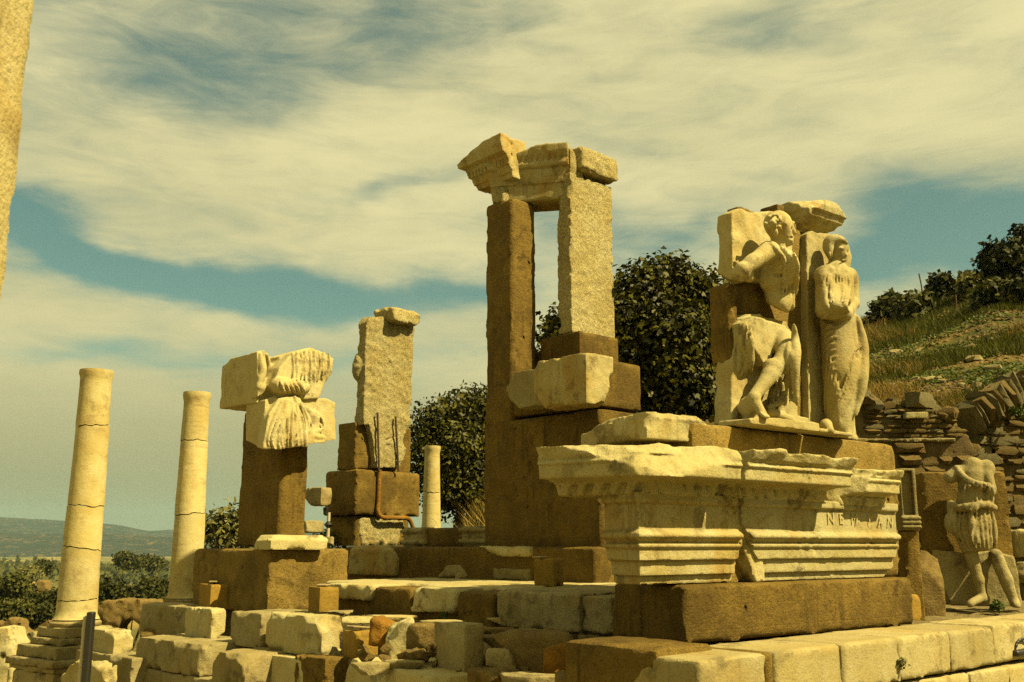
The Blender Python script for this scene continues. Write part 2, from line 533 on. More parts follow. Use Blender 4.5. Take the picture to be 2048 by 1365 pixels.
def leaf_mat(name, dark, light, trans=0.25, rough=0.5, spec=0.3):
    m = bpy.data.materials.new(name); m.use_nodes = True
    k = NT(m.node_tree); b = k.n['Principled BSDF']
    g = k.new('ShaderNodeNewGeometry'); tc = k.new('ShaderNodeTexCoord')
    n = k.noise(tc.outputs['Object'], 1.3, 3, 0.5)
    f = k.math('ADD', k.math('MULTIPLY', g.outputs['Random Per Island'], 0.6), k.math('MULTIPLY', n.outputs[0], 0.4))
    c = k.mix(k.step(f, 0.2, 0.85), dark, light)
    k.l.new(c, b.inputs['Base Color']); b.inputs['Roughness'].default_value = rough; b.inputs['Specular IOR Level'].default_value = spec
    tr = k.new('ShaderNodeBsdfTranslucent'); k.l.new(c, tr.inputs[0])
    mx = k.new('ShaderNodeMixShader'); mx.inputs[0].default_value = trans
    k.l.new(b.outputs[0], mx.inputs[1]); k.l.new(tr.outputs[0], mx.inputs[2]); k.l.new(mx.outputs[0], k.n['Material Output'].inputs[0])
    return m


M = {}
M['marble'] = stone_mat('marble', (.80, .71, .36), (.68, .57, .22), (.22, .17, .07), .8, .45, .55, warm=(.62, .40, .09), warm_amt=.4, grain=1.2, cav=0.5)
M['step_marble'] = stone_mat('step_marble', (.70, .60, .28), (.60, .48, .17), (.22, .17, .07), .7, .35, .5, warm=(.60, .40, .10), warm_amt=.45, grain=1.2)
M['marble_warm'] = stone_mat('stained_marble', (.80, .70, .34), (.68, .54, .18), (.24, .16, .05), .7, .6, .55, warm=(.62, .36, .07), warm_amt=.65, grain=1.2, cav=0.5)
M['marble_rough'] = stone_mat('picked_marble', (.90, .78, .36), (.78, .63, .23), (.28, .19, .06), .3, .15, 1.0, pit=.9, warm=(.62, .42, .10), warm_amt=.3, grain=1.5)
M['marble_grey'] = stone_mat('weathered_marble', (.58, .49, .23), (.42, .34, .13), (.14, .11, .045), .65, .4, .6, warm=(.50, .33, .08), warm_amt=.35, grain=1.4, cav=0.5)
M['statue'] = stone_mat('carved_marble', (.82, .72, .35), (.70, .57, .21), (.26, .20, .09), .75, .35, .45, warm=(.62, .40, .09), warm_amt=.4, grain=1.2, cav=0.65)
M['column'] = stone_mat('column_marble', (.92, .79, .36), (.80, .64, .22), (.42, .29, .10), .6, .2, .35, warm=(.64, .42, .10), warm_amt=.35, grain=1.2, vein=.55)
M['concrete'] = stone_mat('old_concrete', (.365, .238, .044), (.24, .153, .027), (.085, .052, .009), .7, .75, .9, bands=.05, scale=1.4, grain=1.8, speck=.45)
M['concrete_light'] = stone_mat('pale_concrete', (.47, .32, .075), (.33, .22, .045), (.12, .08, .018), .65, .55, .9, scale=1.5, grain=1.8, speck=.45)
M['sandstone'] = stone_mat('tan_sandstone', (.52, .33, .055), (.42, .255, .04), (.22, .125, .02), .3, .15, .5, grain=1.5, scale=1.6)
M['rubble'] = stone_mat('rubble_stone', (.38, .27, .08), (.25, .165, .045), (.11, .07, .02), .5, .1, .9, scale=2.0, grain=1.5)
M['rubble_orange'] = stone_mat('rusty_stone', (.50, .26, .03), (.34, .165, .022), (.15, .08, .015), .4, .1, .9, scale=2.0, grain=1.3)
M['mortar'] = stone_mat('dry_mortar', (.30, .215, .085), (.20, .14, .05), (.06, .04, .012), .5, 0, 1.0, scale=3.0)
M['paving'] = stone_mat('rough_paving', (.46, .37, .16), (.28, .21, .075), (.12, .085, .03), .65, 0, 1.0, scale=1.3, grain=1.5)
M['iron'] = flat_mat('rusty_iron', (.055, .030, .008), .8, .3, .5)
M['black'] = flat_mat('black_paint', (.012, .010, .005), .45, .0, .3)
M['grey_paint'] = flat_mat('grey_paint', (.36, .31, .17), .5, .0, .12, 8)
M['slate'] = flat_mat('slate', (.22, .17, .07), .8, 0, .3, 12)

# ------------------------------------------------------------------ stone builders
_seed = [100]


def block(name, mat, px, yb, yt, pl=None, pr=None, az=45.0, Y=None, z=None, lx=None, ly=None, h=0.020, r=0.004, amp=0.006, ns=5.0,
          chip=0.03, cuts=(), mod=None, parent=None, label=None, cat=None, group=None, extra=None, drop=0.0):
    """a stone seen at a near upright edge px (bottom yb, top yt), running to pl on its left and pr on its right"""
    _seed[0] += 1; sd_ = _seed[0]
    f = Fr.px(px, yb, az, Y=Y, z=z)
    yd = f.O.y
    H = at(px, yt, yd).z - f.O.z
    ym = (yb + yt) / 2
    if lx is None: lx = f.right(pr, ym)[0]
    if ly is None: ly = f.left(pl, ym)[1]
    lo, hi = (0, 0, -drop), (lx, ly, H)
    s = Sculpt([v - 0.01 for v in lo], [v + 0.01 for v in hi], h)
    s.box(lo, hi, r)
    if extra: extra(s, f, lx, ly, H)
    for c in cuts:
        fx, fy, fz, nx, ny, nz = c[:6]
        s.cut((fx * lx, fy * ly, fz * H), (nx, ny, nz), rough=c[6] if len(c) > 6 else 0.02, seed=sd_ + 3)
    s.chips(lo, hi, chip, 7.0, sd_, 0.035)
    s.rough(amp, ns, 3, sd_ + 1)
    if amp > 0.004: s.rough(amp * 0.5, ns * 3.5, 2, sd_ + 2)
    V, F = s.mesh()
    o = mesh_obj(name, V, F, M[mat] if isinstance(mat, str) else mat, parent, f.O, f.rz)
    if label: tag(o, label, cat, group)
    o_frame[o.name] = (f, lx, ly, H)
    return o


o_frame = {}


def profile_fn(prof):
    """offset of a face from plumb against height, linear between the given points"""
    zs = np.array([p[0] for p in prof]); os_ = np.array([p[1] for p in prof])
    return lambda Z: np.interp(Z, zs, os_)


# ------------------------------------------------------------------ ground
def terrain_h(x, y):
    th = np.arctan2(x, y); r = np.hypot(x, y)
    u = np.tan(np.clip(th, -1.2, 1.2))
    q = -0.45 * x + 0.89 * y
    base = np.interp(q, [0, 9, 18, 23, 30, 40, 60, 100, 300, 900, 1e4], [-1.72, -1.74, -3.05, -4.25, -4.85, -5.7, -8.5, -13, -24, -27, -28])
    right = np.clip((th + 0.13) / 0.10, 0, 1); right = right * right * (3 - 2 * right)
    right = right * np.clip((1.65 - th) / 0.5, 0, 1)
    E = np.interp(u, [-.2, -.10, -.06, -.02, .10, .20, .352, .504, .7, 1.2, 3], [-.03, .00, .035, .050, .085, .15, .221, .285, .33, .36, .36])
    Yf = 15.4; R = 55.0
    zf = np.interp(u, [-.12, -.03, .2, .35, .5, .9], [-1.2, .25, .9, 1.55, 2.05, 2.2])
    t = np.clip((y - Yf) / (R - Yf), 0, None)
    hill = np.where(t < 1, zf + (E * R - zf) * t, E * R - (y - R) * .05)
    hill = np.maximum(hill, -28)
    w = np.clip((y - 14.9) / 0.7, 0, 1)
    near = np.where(((x - 1.23) * .657 - (y - 6.58) * .754 < -.5) & (th > -0.02) & (y > 9), -1.0, base)
    side = np.where(th > 1.2, 0, 1)
    h = base * (1 - right) + right * (near * (1 - w) + hill * w)
    rough = fbm(x, y, x * 0, 0.35, 3, 4) * np.clip((r - 8) / 30, 0.05, 1.0) * np.clip(400 / (r + 1), 0, 1) * 0.9
    return h + rough * np.where(w * right > 0.3, 0.6, 1.0)


def ground_mat():
    m = bpy.data.materials.new('ground'); m.use_nodes = True
    k = NT(m.node_tree); b = k.n['Principled BSDF']
    g = k.new('ShaderNodeNewGeometry'); pos = g.outputs['Position']
    n1 = k.noise(pos, 0.35, 8, 0.65); n2 = k.noise(pos, 2.4, 8, 0.7); n3 = k.noise(pos, 17, 5, 0.7)
    far = k.noise(pos, 0.011, 6, 0.6)
    col = k.mix(k.step(n2.outputs[0], .35, .65), (.135, .088, .022), (.075, .058, .012))
    col = k.mix(k.step(n1.outputs[0], .40, .56), col, (.040, .048, .006))
    col = k.mix(k.math('MULTIPLY', k.step(n3.outputs[0], .5, .7), .5), col, (.21, .15, .05))
    sp = k.new('ShaderNodeSeparateXYZ'); k.l.new(pos, sp.inputs[0])
    fm = k.step(sp.outputs[1], 120, 500)
    fcol = k.mix(k.step(far.outputs[0], .48, .60), (.085, .085, .018), (.30, .21, .06))
    col = k.mix(fm, col, fcol)
    k.l.new(col, b.inputs['Base Color']); b.inputs['Roughness'].default_value = .95; b.inputs['Specular IOR Level'].default_value = .1
    bm = k.new('ShaderNodeBump'); bm.inputs['Strength'].default_value = .8; bm.inputs['Distance'].default_value = .08
    k.l.new(k.math('ADD', n2.outputs[0], k.math('MULTIPLY', n3.outputs[0], .4)), bm.inputs['Height']); k.l.new(bm.outputs[0], b.inputs['Normal'])
    return m


M['ground'] = ground_mat()


def polar_ground():
    ths = np.concatenate([np.linspace(-0.72, 0.72, 300), np.linspace(0.72, 2 * math.pi - 0.72, 92)[1:-1]])
    rs = np.concatenate([[0.4], np.geomspace(1.0, 80, 190), np.geomspace(84, 9000, 60)])
    T, Rr = np.meshgrid(ths, rs)
    x, y = Rr * np.sin(T), Rr * np.cos(T)
    z = terrain_h(x, y)
    V = np.stack([x, y, z], -1).reshape(-1, 3)
    nt, nr = len(ths), len(rs)
    i, j = np.meshgrid(np.arange(nr - 1), np.arange(nt), indexing='ij')
    j2 = (j + 1) % nt
    F = np.stack([i * nt + j, i * nt + j2, (i + 1) * nt + j2, (i + 1) * nt + j], -1).reshape(-1, 4)
    F = F[:, ::-1]
    V = np.concatenate([V, [[0, 0, float(V[:nt, 2].mean())]]])
    o = mesh_obj('ground', V, F.copy(), M['ground'])
    tag(o, kind='structure')
polar_ground()

# two far ridges beyond the plain
M['far_hill'] = stone_mat('wooded_hill', (.022, .034, .012), (.045, .052, .018), (.30, .19, .07), .9, 0, .2, scale=.010, grain=.4)


def far_ridge(name, Y, pts, ybase, depth, seed):
    xs = np.linspace(pts[0][0], pts[-1][0], 160)
    sky = np.interp(xs, [p[0] for p in pts], [p[1] for p in pts])
    rows = 16; V = []
    for j in range(rows):
        t = j / (rows - 1)
        for i, px in enumerate(xs):
            Yy = Y + depth * t
            zt = at(px, sky[i], Y + depth).z; zb = -45.0
            X = at(px, 1040, Yy).x
            zz = zb + (zt - zb) * t ** 0.8
            V.append((X, Yy, zz))
    V = np.array(V)
    am = (Y * 0.004)
    V[:, 2] += am * fbm(V[:, 0], V[:, 1], V[:, 0] * 0, 6.0 / Y, 4, seed) * 1.2
    n = len(xs)
    i, j = np.meshgrid(np.arange(n - 1), np.arange(rows - 1))
    F = np.stack([j * n + i, j * n + i + 1, (j + 1) * n + i + 1, (j + 1) * n + i], -1).reshape(-1, 4)
    # back slope down to the plain
    b = len(V); back = V[-n:].copy(); back[:, 1] += depth * .8; back[:, 2] = V[:n, 2] - 20
    V = np.concatenate([V, back])
    k = np.arange(n - 1)
    F = np.concatenate([F, np.stack([(rows - 1) * n + k, (rows - 1) * n + k + 1, b + k + 1, b + k], -1)])
    tag(mesh_obj(name, V, F, M['far_hill']), kind='structure')


far_ridge('far_hills', 3600, [(-900, 1030), (-300, 1010), (0, 1034), (130, 1044), (240, 1052), (300, 1064), (345, 1062), (420, 1060), (700, 1062), (900, 1062), (1500, 1050), (2500, 1040)], 1106, 900, 5)
far_ridge('middle_hills', 2600, [(-900, 1062), (-100, 1060), (60, 1070), (200, 1066), (330, 1072), (480, 1072), (900, 1074), (2500, 1070)], 1106, 500, 9)


# ------------------------------------------------------------------ rough terrace the monument stands on
RA = 51.7; LA = 43.0
nR = (math.cos(math.radians(RA)), -math.sin(math.radians(RA)))
FP = Fr.px(1372, 1282, RA, Y=8.0)          # right pedestal, near corner of its plinth
S1 = Fr.px(1404, 1320, 49.0, z=FP.O.z + 0.012)       # front corner of the top step


def terrace():
    h = 0.055
    xs = np.arange(-5.6, 9.2, h); ys = np.arange(6.2, 15.6, h)
    X, Y = np.meshgrid(xs, ys)
    Z = np.full_like(X, FP.O.z - 0.045)
    rock = fbm(X, Y, X * 0, 1.6, 4, 21); fine = fbm(X, Y, X * 0, 9, 3, 22)
    cracks = np.abs(fbm(X * 1.0, Y * 1.6, X * 0, 2.3, 3, 23))
    Z += rock * 0.045 + fine * 0.018 - np.clip(0.06 - cracks, 0, 1) * 0.5
    dR = (X - S1.O.x) * math.cos(S1.az) - (Y - S1.O.y) * math.sin(S1.az)
    R1 = Fr.px(642, 1311, LA, z=-1.05)
    nL = R1.ex * -1
    dL = (X - R1.O.x) * nL.x + (Y - R1.O.y) * nL.y
    # the ground falls away before the row of loose blocks and before the steps
    fall = np.maximum(np.clip((dL + 0.95) / 0.4, 0, 1), np.clip((-0.285 - X / Y) / 0.03, 0, 1) * (Y > 11)); fall = fall * fall * (3 - 2 * fall)
    Z = Z * (1 - fall) + (-1.75 - np.clip(-X - 2.5, 0, 5) * .35 + rock * .1 + fine * .03) * fall
    fr = np.clip((dR + 0.30) / 0.12, 0, 1)
    Z = np.where(dR > -0.30, Z * (1 - fr) + (-1.66) * fr, Z)
    ny, nx = X.shape
    V = np.stack([X, Y, Z], -1).reshape(-1, 3)
    i, j = np.meshgrid(np.arange(nx - 1), np.arange(ny - 1))
    F = np.stack([j * nx + i, j * nx + i + 1, (j + 1) * nx + i + 1, (j + 1) * nx + i], -1).reshape(-1, 4)
    tag(mesh_obj('rock_terrace', V, F, M['paving']), kind='structure')
terrace()

# ------------------------------------------------------------------ steps at lower right
def step_course(name, label, f, px_ends, zt, hh, depth, joints_px, py, mats, y0=0.0):
    """a course of step stones; joints given as pixels along the front edge"""
    root = empty(name, f.O, label, 'step', rz=f.rz)
    xs = [f.right(p, py)[0] for p in joints_px]
    for i in range(len(xs) - 1):
        _seed[0] += 1
        a, b = xs[i] + 0.001, xs[i + 1] - 0.001
        g = random.uniform(-.006, .006)
        lo, hi = (a, y0 + g, -hh), (b, depth, random.uniform(-.006, .004))
        s = Sculpt(lo, hi, 0.022); s.box(lo, hi, 0.005)
        s.chips(lo, hi, 0.009, 9, _seed[0], .018); s.rough(.004, 4, 3, _seed[0])
        V, F = s.mesh()
        mesh_obj('step_stone', V, F, M[mats[i % len(mats)]], root, f.O, f.rz)
    return root


f1 = S1
c1 = step_course('stone_step', 'upper pale marble step under the concrete plinth', f1, None, 0, .33, .62,
                 [1396, 1530, 1549, 1682, 1796, 1900, 1988, 2075, 2200, 2400], 1300, ['step_marble', 'concrete'] + ['step_marble'] * 8)
# concrete fills: left return of the step and patches between the stones
block('concrete_return', 'concrete', 1316, 1420, 1299, pl=1127, az=49.0, Y=S1.w(0.0, .34, 0).y - .02, lx=.6, h=.03, amp=.004, chip=.012, parent=c1)
def crack_fill(px0, py0, px1, py1, w, mat, f, parent, name):
    a = f.right(px0, py0, -.005); b = f.right(px1, py1, -.005)
    s = Sculpt(np.minimum(a, b) - .1, np.maximum(a, b) + .1, .014)
    m = (a + b) / 2 + np.array([.035, 0, .01])
    s.tube([a, m, b], w, w * .6, .01, taper=False); s.rough(.003, 14, 2, 3)
    V, F = s.mesh(); return mesh_obj(name, V, F, M[mat], parent, f.O, f.rz)
f2 = Fr.px(1837, 1361, 51.5, z=-1.06)
c2 = step_course('stone_step', 'lower pale marble step at the right bottom corner', f2, None, 0, .33, .55, [1745, 1940, 2020, 2110, 2300], 1345, ['step_marble'])
f3 = Fr.px(1990, 1420, RA, z=-1.38)
c3 = step_course('stone_step', 'lowest marble step below the other two steps', f3, None, 0, .3, .5, [1700, 1900, 2100, 2300], 1420, ['step_marble'])

# ------------------------------------------------------------------ right pedestal
ped = empty('marble_pedestal', FP.O, 'large moulded marble pedestal on a brown concrete plinth at right', 'pedestal', rz=FP.rz)
def on_fp(name, mat, lo, hi, h=.03, r=.003, amp=.003, chip=.010, f=FP, parent=None, cuts=(), ns=5):
    _seed[0] += 1
    s = Sculpt(lo, hi, h); s.box(lo, hi, r)
    for c in cuts: s.cut(c[:3], c[3:6], rough=.02, seed=_seed[0])
    s.chips(lo, hi, chip, 7, _seed[0], .03); s.rough(amp, ns, 3, _seed[0]); s.rough(amp * .6, ns * 4, 2, _seed[0] + 5)
    V, F = s.mesh()
    return mesh_obj(name, V, F, M[mat], parent, f.O, f.rz)

PLX = FP.right(1828, 1205)[0]; PLY = FP.left(1224, 1225)[1]; PH = FP.right(1372, 1171)[2]
on_fp('concrete_plinth', 'concrete', (0, 0, -.03), (PLX, PLY, PH), .03, parent=ped)
# concrete core and the tall base slab under the reliefs
CORE_Y = .13
xr = FP.right(1806, 1080, -CORE_Y)[0]
zt_r = FP.right(1806, 896, -CORE_Y)[2]; zt_l = FP.right(1415, 840, -CORE_Y)[2]
ZT = (zt_r + zt_l) / 2
zsplit = FP.right(1806, 1018, -CORE_Y)[2]
on_fp('concrete_core', 'concrete_light', (.2, CORE_Y + .02, PH + .002), (xr - .05, 1.0, zsplit - .002), .035, parent=ped)
on_fp('concrete_base', 'concrete_light', (.30, CORE_Y, zsplit), (xr, 1.15, ZT), .035, parent=ped, chip=.02)

# moulded dado blocks: inscription face above a torus and three stepped fasciae
HB = FP.right(1290, 985, 0)[2] - PH            # height of the marble blocks
def dado_profile(Hb):
    z = lambda t: (1 - t) * Hb                   # t = 0 at the top
    P = [(0.0, .13), (z(.995), .03), (z(.90), .03), (z(.885), -.004), (z(.885) + .001, .0), (z(.50), -.002)]
    pts = [(1.0, .095), (.895, .095), (.89, .055), (.73, .055), (.725, .015), (.60, .015), (.59, -.012), (.55, -.010), (.545, .016), (.52, .016),
           (.505, -.010), (.485, -.034), (.46, -.042), (.435, -.034), (.405, .000), (.395, .012), (.12, .012), (.11, -.016), (.08, -.026), (.05, -.022), (.0, -.022)]
    return sorted([(z(t), o) for t, o in pts])

def dado(name, x0, x1, xleft_face, mat, seed, cuts, orange=False):
    """xleft_face: whether the left end is a moulded return"""
    pf = profile_fn(dado_profile(HB))
    lo = (x0 - .1, -.1, 0); hi = (x1 + .02, FP.left(1207, 1085, -(x_l0 - .05))[1] if xleft_face else .30, HB)
    s = Sculpt(lo, hi, .0115)
    X, Y, Z = s.grid()
    o = pf(Z)
    d = np.maximum(o - Y, Y - hi[1])
    d = np.maximum(d, (x0 + o - X) if xleft_face else (x0 - X))
    d = np.maximum(np.maximum(d, X - x1), np.maximum(-Z + .004, Z - HB))
    s.V = d.astype(np.float32)
    for c in cuts: s.cut(c[:3], c[3:6], rough=c[6] if len(c) > 6 else .03, ns=7, seed=seed)
    s.rough(.003, 5, 3, seed)
    # worn runs of moulding
    i_hi = lambda X, Y, Z: (fbm(X + 0 * Y * Z, Y + 0 * X * Z, Z + 0 * X * Y, 2.2, 2, seed + 9) > .12)
    m = np.abs(s.V) < .035
    i = np.argwhere(m); P = [s.ax[q][i[:, q]] for q in range(3)]
    w = np.clip(fbm(*P, 2.4, 2, seed + 9) * 2.2 - .15, 0, 1); s.V[m] += w * (.011 + .018 * np.clip(fbm(*P, 15, 3, seed + 4), -.4, 1))
    V, F = s.mesh(); V[:, 2] += PH + .001
    return mesh_obj(name, V, F, M[mat], ped, FP.O, FP.rz)

DXL = FP.right(1290, 1172, 0)
# the marble stands forward and left of the concrete corner
x_l0 = DXL[0]
x_l1 = FP.right(1482, 1080)[0]
x_r0 = FP.right(1478, 1080)[0]; x_r1 = FP.right(1797, 1080)[0]
d1 = dado('dado_block', x_l0 - .05, x_l1, True, 'marble_warm', 31, [(x_l1 - .0, 0, HB * .45, .9, -.25, -.1, .03), (x_l1 - .03, 0, HB * .98, .8, -.3, .5, .02)])
xb = FP.right(1503, 1020)[0]
d2 = dado('dado_block', x_r0 + .06, x_r1, False, 'marble', 47, [(xb + .05, 0, HB * .30, -.86, -.15, -.5, .03), (x_r1 - .12, 0, HB * .06, .55, -.2, -.8, .03), (x_r1 - .01, 0, HB * .5, .95, -.3, -.12, .03)])
# broken lump between the two blocks
s = Sculpt((x_r0 - .06, -.03, 0), (x_r0 + .42, .30, HB), .016)
s.box((x_r0 - .02, .035, .0), (x_r0 + .36, .30, HB * .97), .01)
s.cut((x_r0 + .10, 0, HB * .35), (-.8, -.1, -.55), .05, 6, seed=5); s.rough(.03, 6, 4, 8)
V, F = s.mesh(); V[:, 2] += PH
mesh_obj('broken_core', V, F, M['rubble'] if False else M['marble_warm'], ped, FP.O, FP.rz)

# letters cut in the right-hand block
def inscription(txt, px, py, size, parent):
    for i, ch in enumerate(txt):
        if ch == ' ': continue
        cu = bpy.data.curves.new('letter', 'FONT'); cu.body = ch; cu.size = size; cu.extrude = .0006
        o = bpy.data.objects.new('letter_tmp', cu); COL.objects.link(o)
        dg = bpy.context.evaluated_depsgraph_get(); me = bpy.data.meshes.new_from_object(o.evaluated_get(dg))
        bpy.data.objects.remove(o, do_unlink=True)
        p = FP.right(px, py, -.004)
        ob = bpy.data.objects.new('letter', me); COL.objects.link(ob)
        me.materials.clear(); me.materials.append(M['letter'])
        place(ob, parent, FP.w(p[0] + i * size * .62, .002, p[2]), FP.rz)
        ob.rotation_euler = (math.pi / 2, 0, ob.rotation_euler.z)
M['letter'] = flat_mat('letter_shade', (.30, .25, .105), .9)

# cornices ------------------------------------------------------------
ZC0 = FP.right(1290, 985, .1)[2] - .01      # underside of the cornice
ZC1 = FP.right(1330, 884, .35)[2]           # its top
HC = ZC1 - ZC0
def cornice_off(HC, ov):
    """how far the face stands out, from the bed moulding up: dentils, corona, crowning moulding"""
    pts = [(0, .03), (.24, .05), (.245, .02), (.30, .10), (.33, ov - .05), (.345, ov - .03), (.62, ov - .02), (.63, ov), (.70, ov), (.705, ov - .012), (.75, ov - .012), (.80, ov + .01), (1.0, ov + .05)]
    return [(t * HC, o) for t, o in pts]

def cornice(name, x0, x1, ov, mat, seed, left_dir=None, cuts=(), dent=True, back=.75, HCl=None, zb=None, ylen=None, h=.0125):
    Hc = HCl or HC; zb = ZC0 if zb is None else zb
    pf = profile_fn(cornice_off(Hc, ov))
    lo = (x0 - ov - .12 if left_dir is not None else x0 - .02, -ov - .08, 0); hi = (x1 + .02, back, Hc)
    if left_dir is not None: lo = (min(lo[0], x0 + left_dir[0] * ylen - .5), lo[1], 0); hi = (hi[0], max(hi[1], left_dir[1] * ylen + .1), Hc)
    s = Sculpt(lo, hi, h)
    X, Y, Z = s.grid()
    o = pf(Z)
    # rows of small dentil blocks in the bed moulding
    dz = (Z > .02 * Hc) & (Z < .25 * Hc)
    wv = fbm(X + 0 * Z, X * 0 + Z, 0 * X + 0 * Z, 3.0, 2, seed) if dent else 0
    sl = .040 * np.clip(np.sin(X * 2 * math.pi / .145 + Z * 26 + 1.5 * wv) * 1.4 + .1, 0, 1) * np.clip(1.1 + 2.2 * wv, .15, 1) if dent else 0
    of = o - np.where(dz, sl + 0 * Y, 0) if dent else o + 0 * Y
    d = np.maximum(-of - Y, Y - back)
    if left_dir is None:
        d = np.maximum(d, x0 - X + 0 * Z)
    else:
        nl = np.array([-left_dir[1], left_dir[0]])
        if nl[0] > 0: nl = -nl
        along = (X - x0) * left_dir[0] + Y * left_dir[1]
        wv2 = fbm(along + 0 * Z, along * 0 + Z, along * 0 + 0 * Z, 3.0, 2, seed + 1)
        sl2 = .040 * np.clip(np.sin(along * 2 * math.pi / .145 + Z * 26 + 1.5 * wv2) * 1.4 + .1, 0, 1) * np.clip(1.1 + 2.2 * wv2, .15, 1)
        ol = o - np.where(dz, sl2, 0)
        perp = (X - x0) * nl[0] + Y * nl[1]
        d = np.maximum(-Y - of, perp - ol)
        d = np.maximum(d, along - ylen)
        d = np.maximum(d, Y - max(back, left_dir[1] * ylen))
    d = np.maximum(np.maximum(d, X - x1), np.maximum(.003 - Z, Z - Hc))
    s.V = (d + 0 * Z).astype(np.float32)
    for c in cuts: s.cut(c[:3], c[3:6], rough=c[6] if len(c) > 6 else .04, ns=6, seed=seed)
    s.rough(.006, 5, 3, seed); s.rough(.004, 18, 2, seed + 2)
    top = lambda X, Y, Z: (Z > Hc * .78) & (X > -1e9) & (Y > -1e9)
    s.rough(.035, 5, 3, seed + 5, top)
    V, F = s.mesh(); V[:, 2] += zb
    return mesh_obj(name, V, F, M[mat], ped, FP.O, FP.rz)

OV = .33
xc1 = FP.right(1488, 930, OV)[0]
xcorner = x_l0 - .02
ldir = np.array([math.cos(math.radians(111)), math.sin(math.radians(111))])
# length of the left arm to pixel 1068
def _arm_len():
    best = None
    for L in np.linspace(.4, 2.6, 220):
        nl = np.array([-ldir[1], ldir[0]]); nl = -nl if nl[0] > 0 else nl
        p = FP.w(xcorner + ldir[0] * L + nl[0] * OV, ldir[1] * L + nl[1] * OV, ZC0 + HC * .6)
        u = p.x / p.y * 1.0
        px = 1024 + FPX * p.x / (p.y * math.cos(PITCH) + p.z * math.sin(PITCH))
        if best is None or abs(px - 1072) < best[0]: best = (abs(px - 1072), L)
    return best[1]
AL = _arm_len()
nl = np.array([-ldir[1], ldir[0]]); nl = -nl if nl[0] > 0 else nl
def _arm_pt(pxt):
    best = None
    for L in np.linspace(-.3, 2.6, 300):
        p = FP.w(xcorner + ldir[0] * L + nl[0] * OV, ldir[1] * L + nl[1] * OV, ZC0 + HC * .6)
        px = 1024 + FPX * p.x / (p.y * math.cos(PITCH) + p.z * math.sin(PITCH))
        if best is None or abs(px - pxt) < best[0]: best = (abs(px - pxt), np.array((xcorner + ldir[0] * L + nl[0] * OV, ldir[1] * L + nl[1] * OV)))
    return best[1]
qa = _arm_pt(1262); qb = np.array((FP.right(1378, 940, OV)[0], -OV)); qd = qb - qa; qn = np.array((qd[1], -qd[0])); qn /= np.linalg.norm(qn)
if qn[1] > 0: qn = -qn
cornice('cornice_block', xcorner, xc1, OV, 'marble', 61, ldir, cuts=[(qa[0], qa[1], HC * .62, qn[0], qn[1], .12, .04), (xcorner + .3, -.2, HC * .95, -.15, -.9, .55, .03), (xcorner - .15, -.1, HC * .9, -.5, -.5, .7, .04)], ylen=AL)
x20 = FP.right(1490, 930, OV)[0]; x21 = FP.right(1708, 945, OV)[0]
cornice('cornice_block', x20 + .02, x21, OV, 'marble', 73, None, cuts=[(x20 + .05, -OV, HC * .5, -.97, -.2, .1, .02)], back=.12)
x30 = FP.right(1706, 970, .2)[0]; x31 = FP.right(1800, 970, .2)[0]
cornice('cornice_block', x30, x31, .22, 'marble', 87, None, cuts=[(x30 + .18, -.12, HC * .4, -.75, -.55, .1, .05), (x30 + .3, -.25, HC * .92, -.2, -.4, .9, .03)], back=.12, HCl=HC * .92, zb=ZC0 - .02)
# coping block on the corner cornice
block('coping_block', 'marble', 1294, 876, 823, pl=1160, pr=1421, az=RA + 4, Y=8.05, h=.014, amp=.008, parent=ped,
      cuts=[(1.0, 0, .62, .45, 0, .9, .01), (.0, .8, .7, -.1, .3, .9, .02)], extra=lambda s, f, lx, ly, H: (s.tube([(-.005, -.005, H * .72), (-.005, ly * .55, H * .72)], .012, taper=False), s.tube([(0, 0, H * .80), (lx, 0, H * .80)], .009, taper=False)))
inscription('N E M', 1655, 1048, .15, d2); inscription('I A N', 1738, 1052, .13, d2)

# marble paved street below the monument at left
M['street'] = stone_mat('street_marble', (.62, .52, .26), (.48, .38, .17), (.24, .17, .07), .4, 0, .6, scale=.9, grain=1.3)
_v = []; _x = np.linspace(-16, .6, 60); _y = np.linspace(-6, 17, 70)
_X, _Y = np.meshgrid(_x, _y); _Q = -.45 * _X + .89 * _Y; _Z = np.interp(_Q, [0, 9, 18, 23, 30], [-1.655, -1.665, -2.95, -4.15, -4.75]) + .012 * fbm(_X, _Y, _X * 0, 1.2, 3, 77)
_i, _j = np.meshgrid(np.arange(59), np.arange(69))
tag(mesh_obj('street', np.stack([_X, _Y, _Z], -1).reshape(-1, 3), np.stack([_j * 60 + _i, _j * 60 + _i + 1, (_j + 1) * 60 + _i + 1, (_j + 1) * 60 + _i], -1).reshape(-1, 4), M['street']), kind='structure')
# ------------------------------------------------------------------ the gateway tower in the middle
TA = 47.0
TS = 1.26
FT = Fr.px(1145, 662, TA, Y=10.5 * TS)
tower = empty('gateway_tower', FT.w(0, 0, -4.0), 'tall ruined gateway of two piers joined by a lintel, in the middle', 'ruined tower', rz=FT.rz)
Yn = FT.O.y
block('marble_pier', 'marble_rough', 1144, 664, 345, pl=1115, pr=1226, az=TA, Y=Yn, h=.0135, amp=.012, ns=11, chip=.035, parent=tower, r=.01)
block('broken_spur', 'marble_rough', 1141, 350, 294, pl=1128, pr=1167, az=TA, Y=Yn + .01, ly=.21, h=.016, amp=.012, parent=tower,
      cuts=[(.75, 0, .35, .86, 0, .42, .02), (.4, 0, .9, .5, -.1, .9, .02)], drop=.02)
block('concrete_base', 'concrete', 1160, 722, 661, pl=1080, pr=1238, az=TA, Y=Yn - .14 * TS, amp=.004, chip=.015, h=.028, parent=tower)
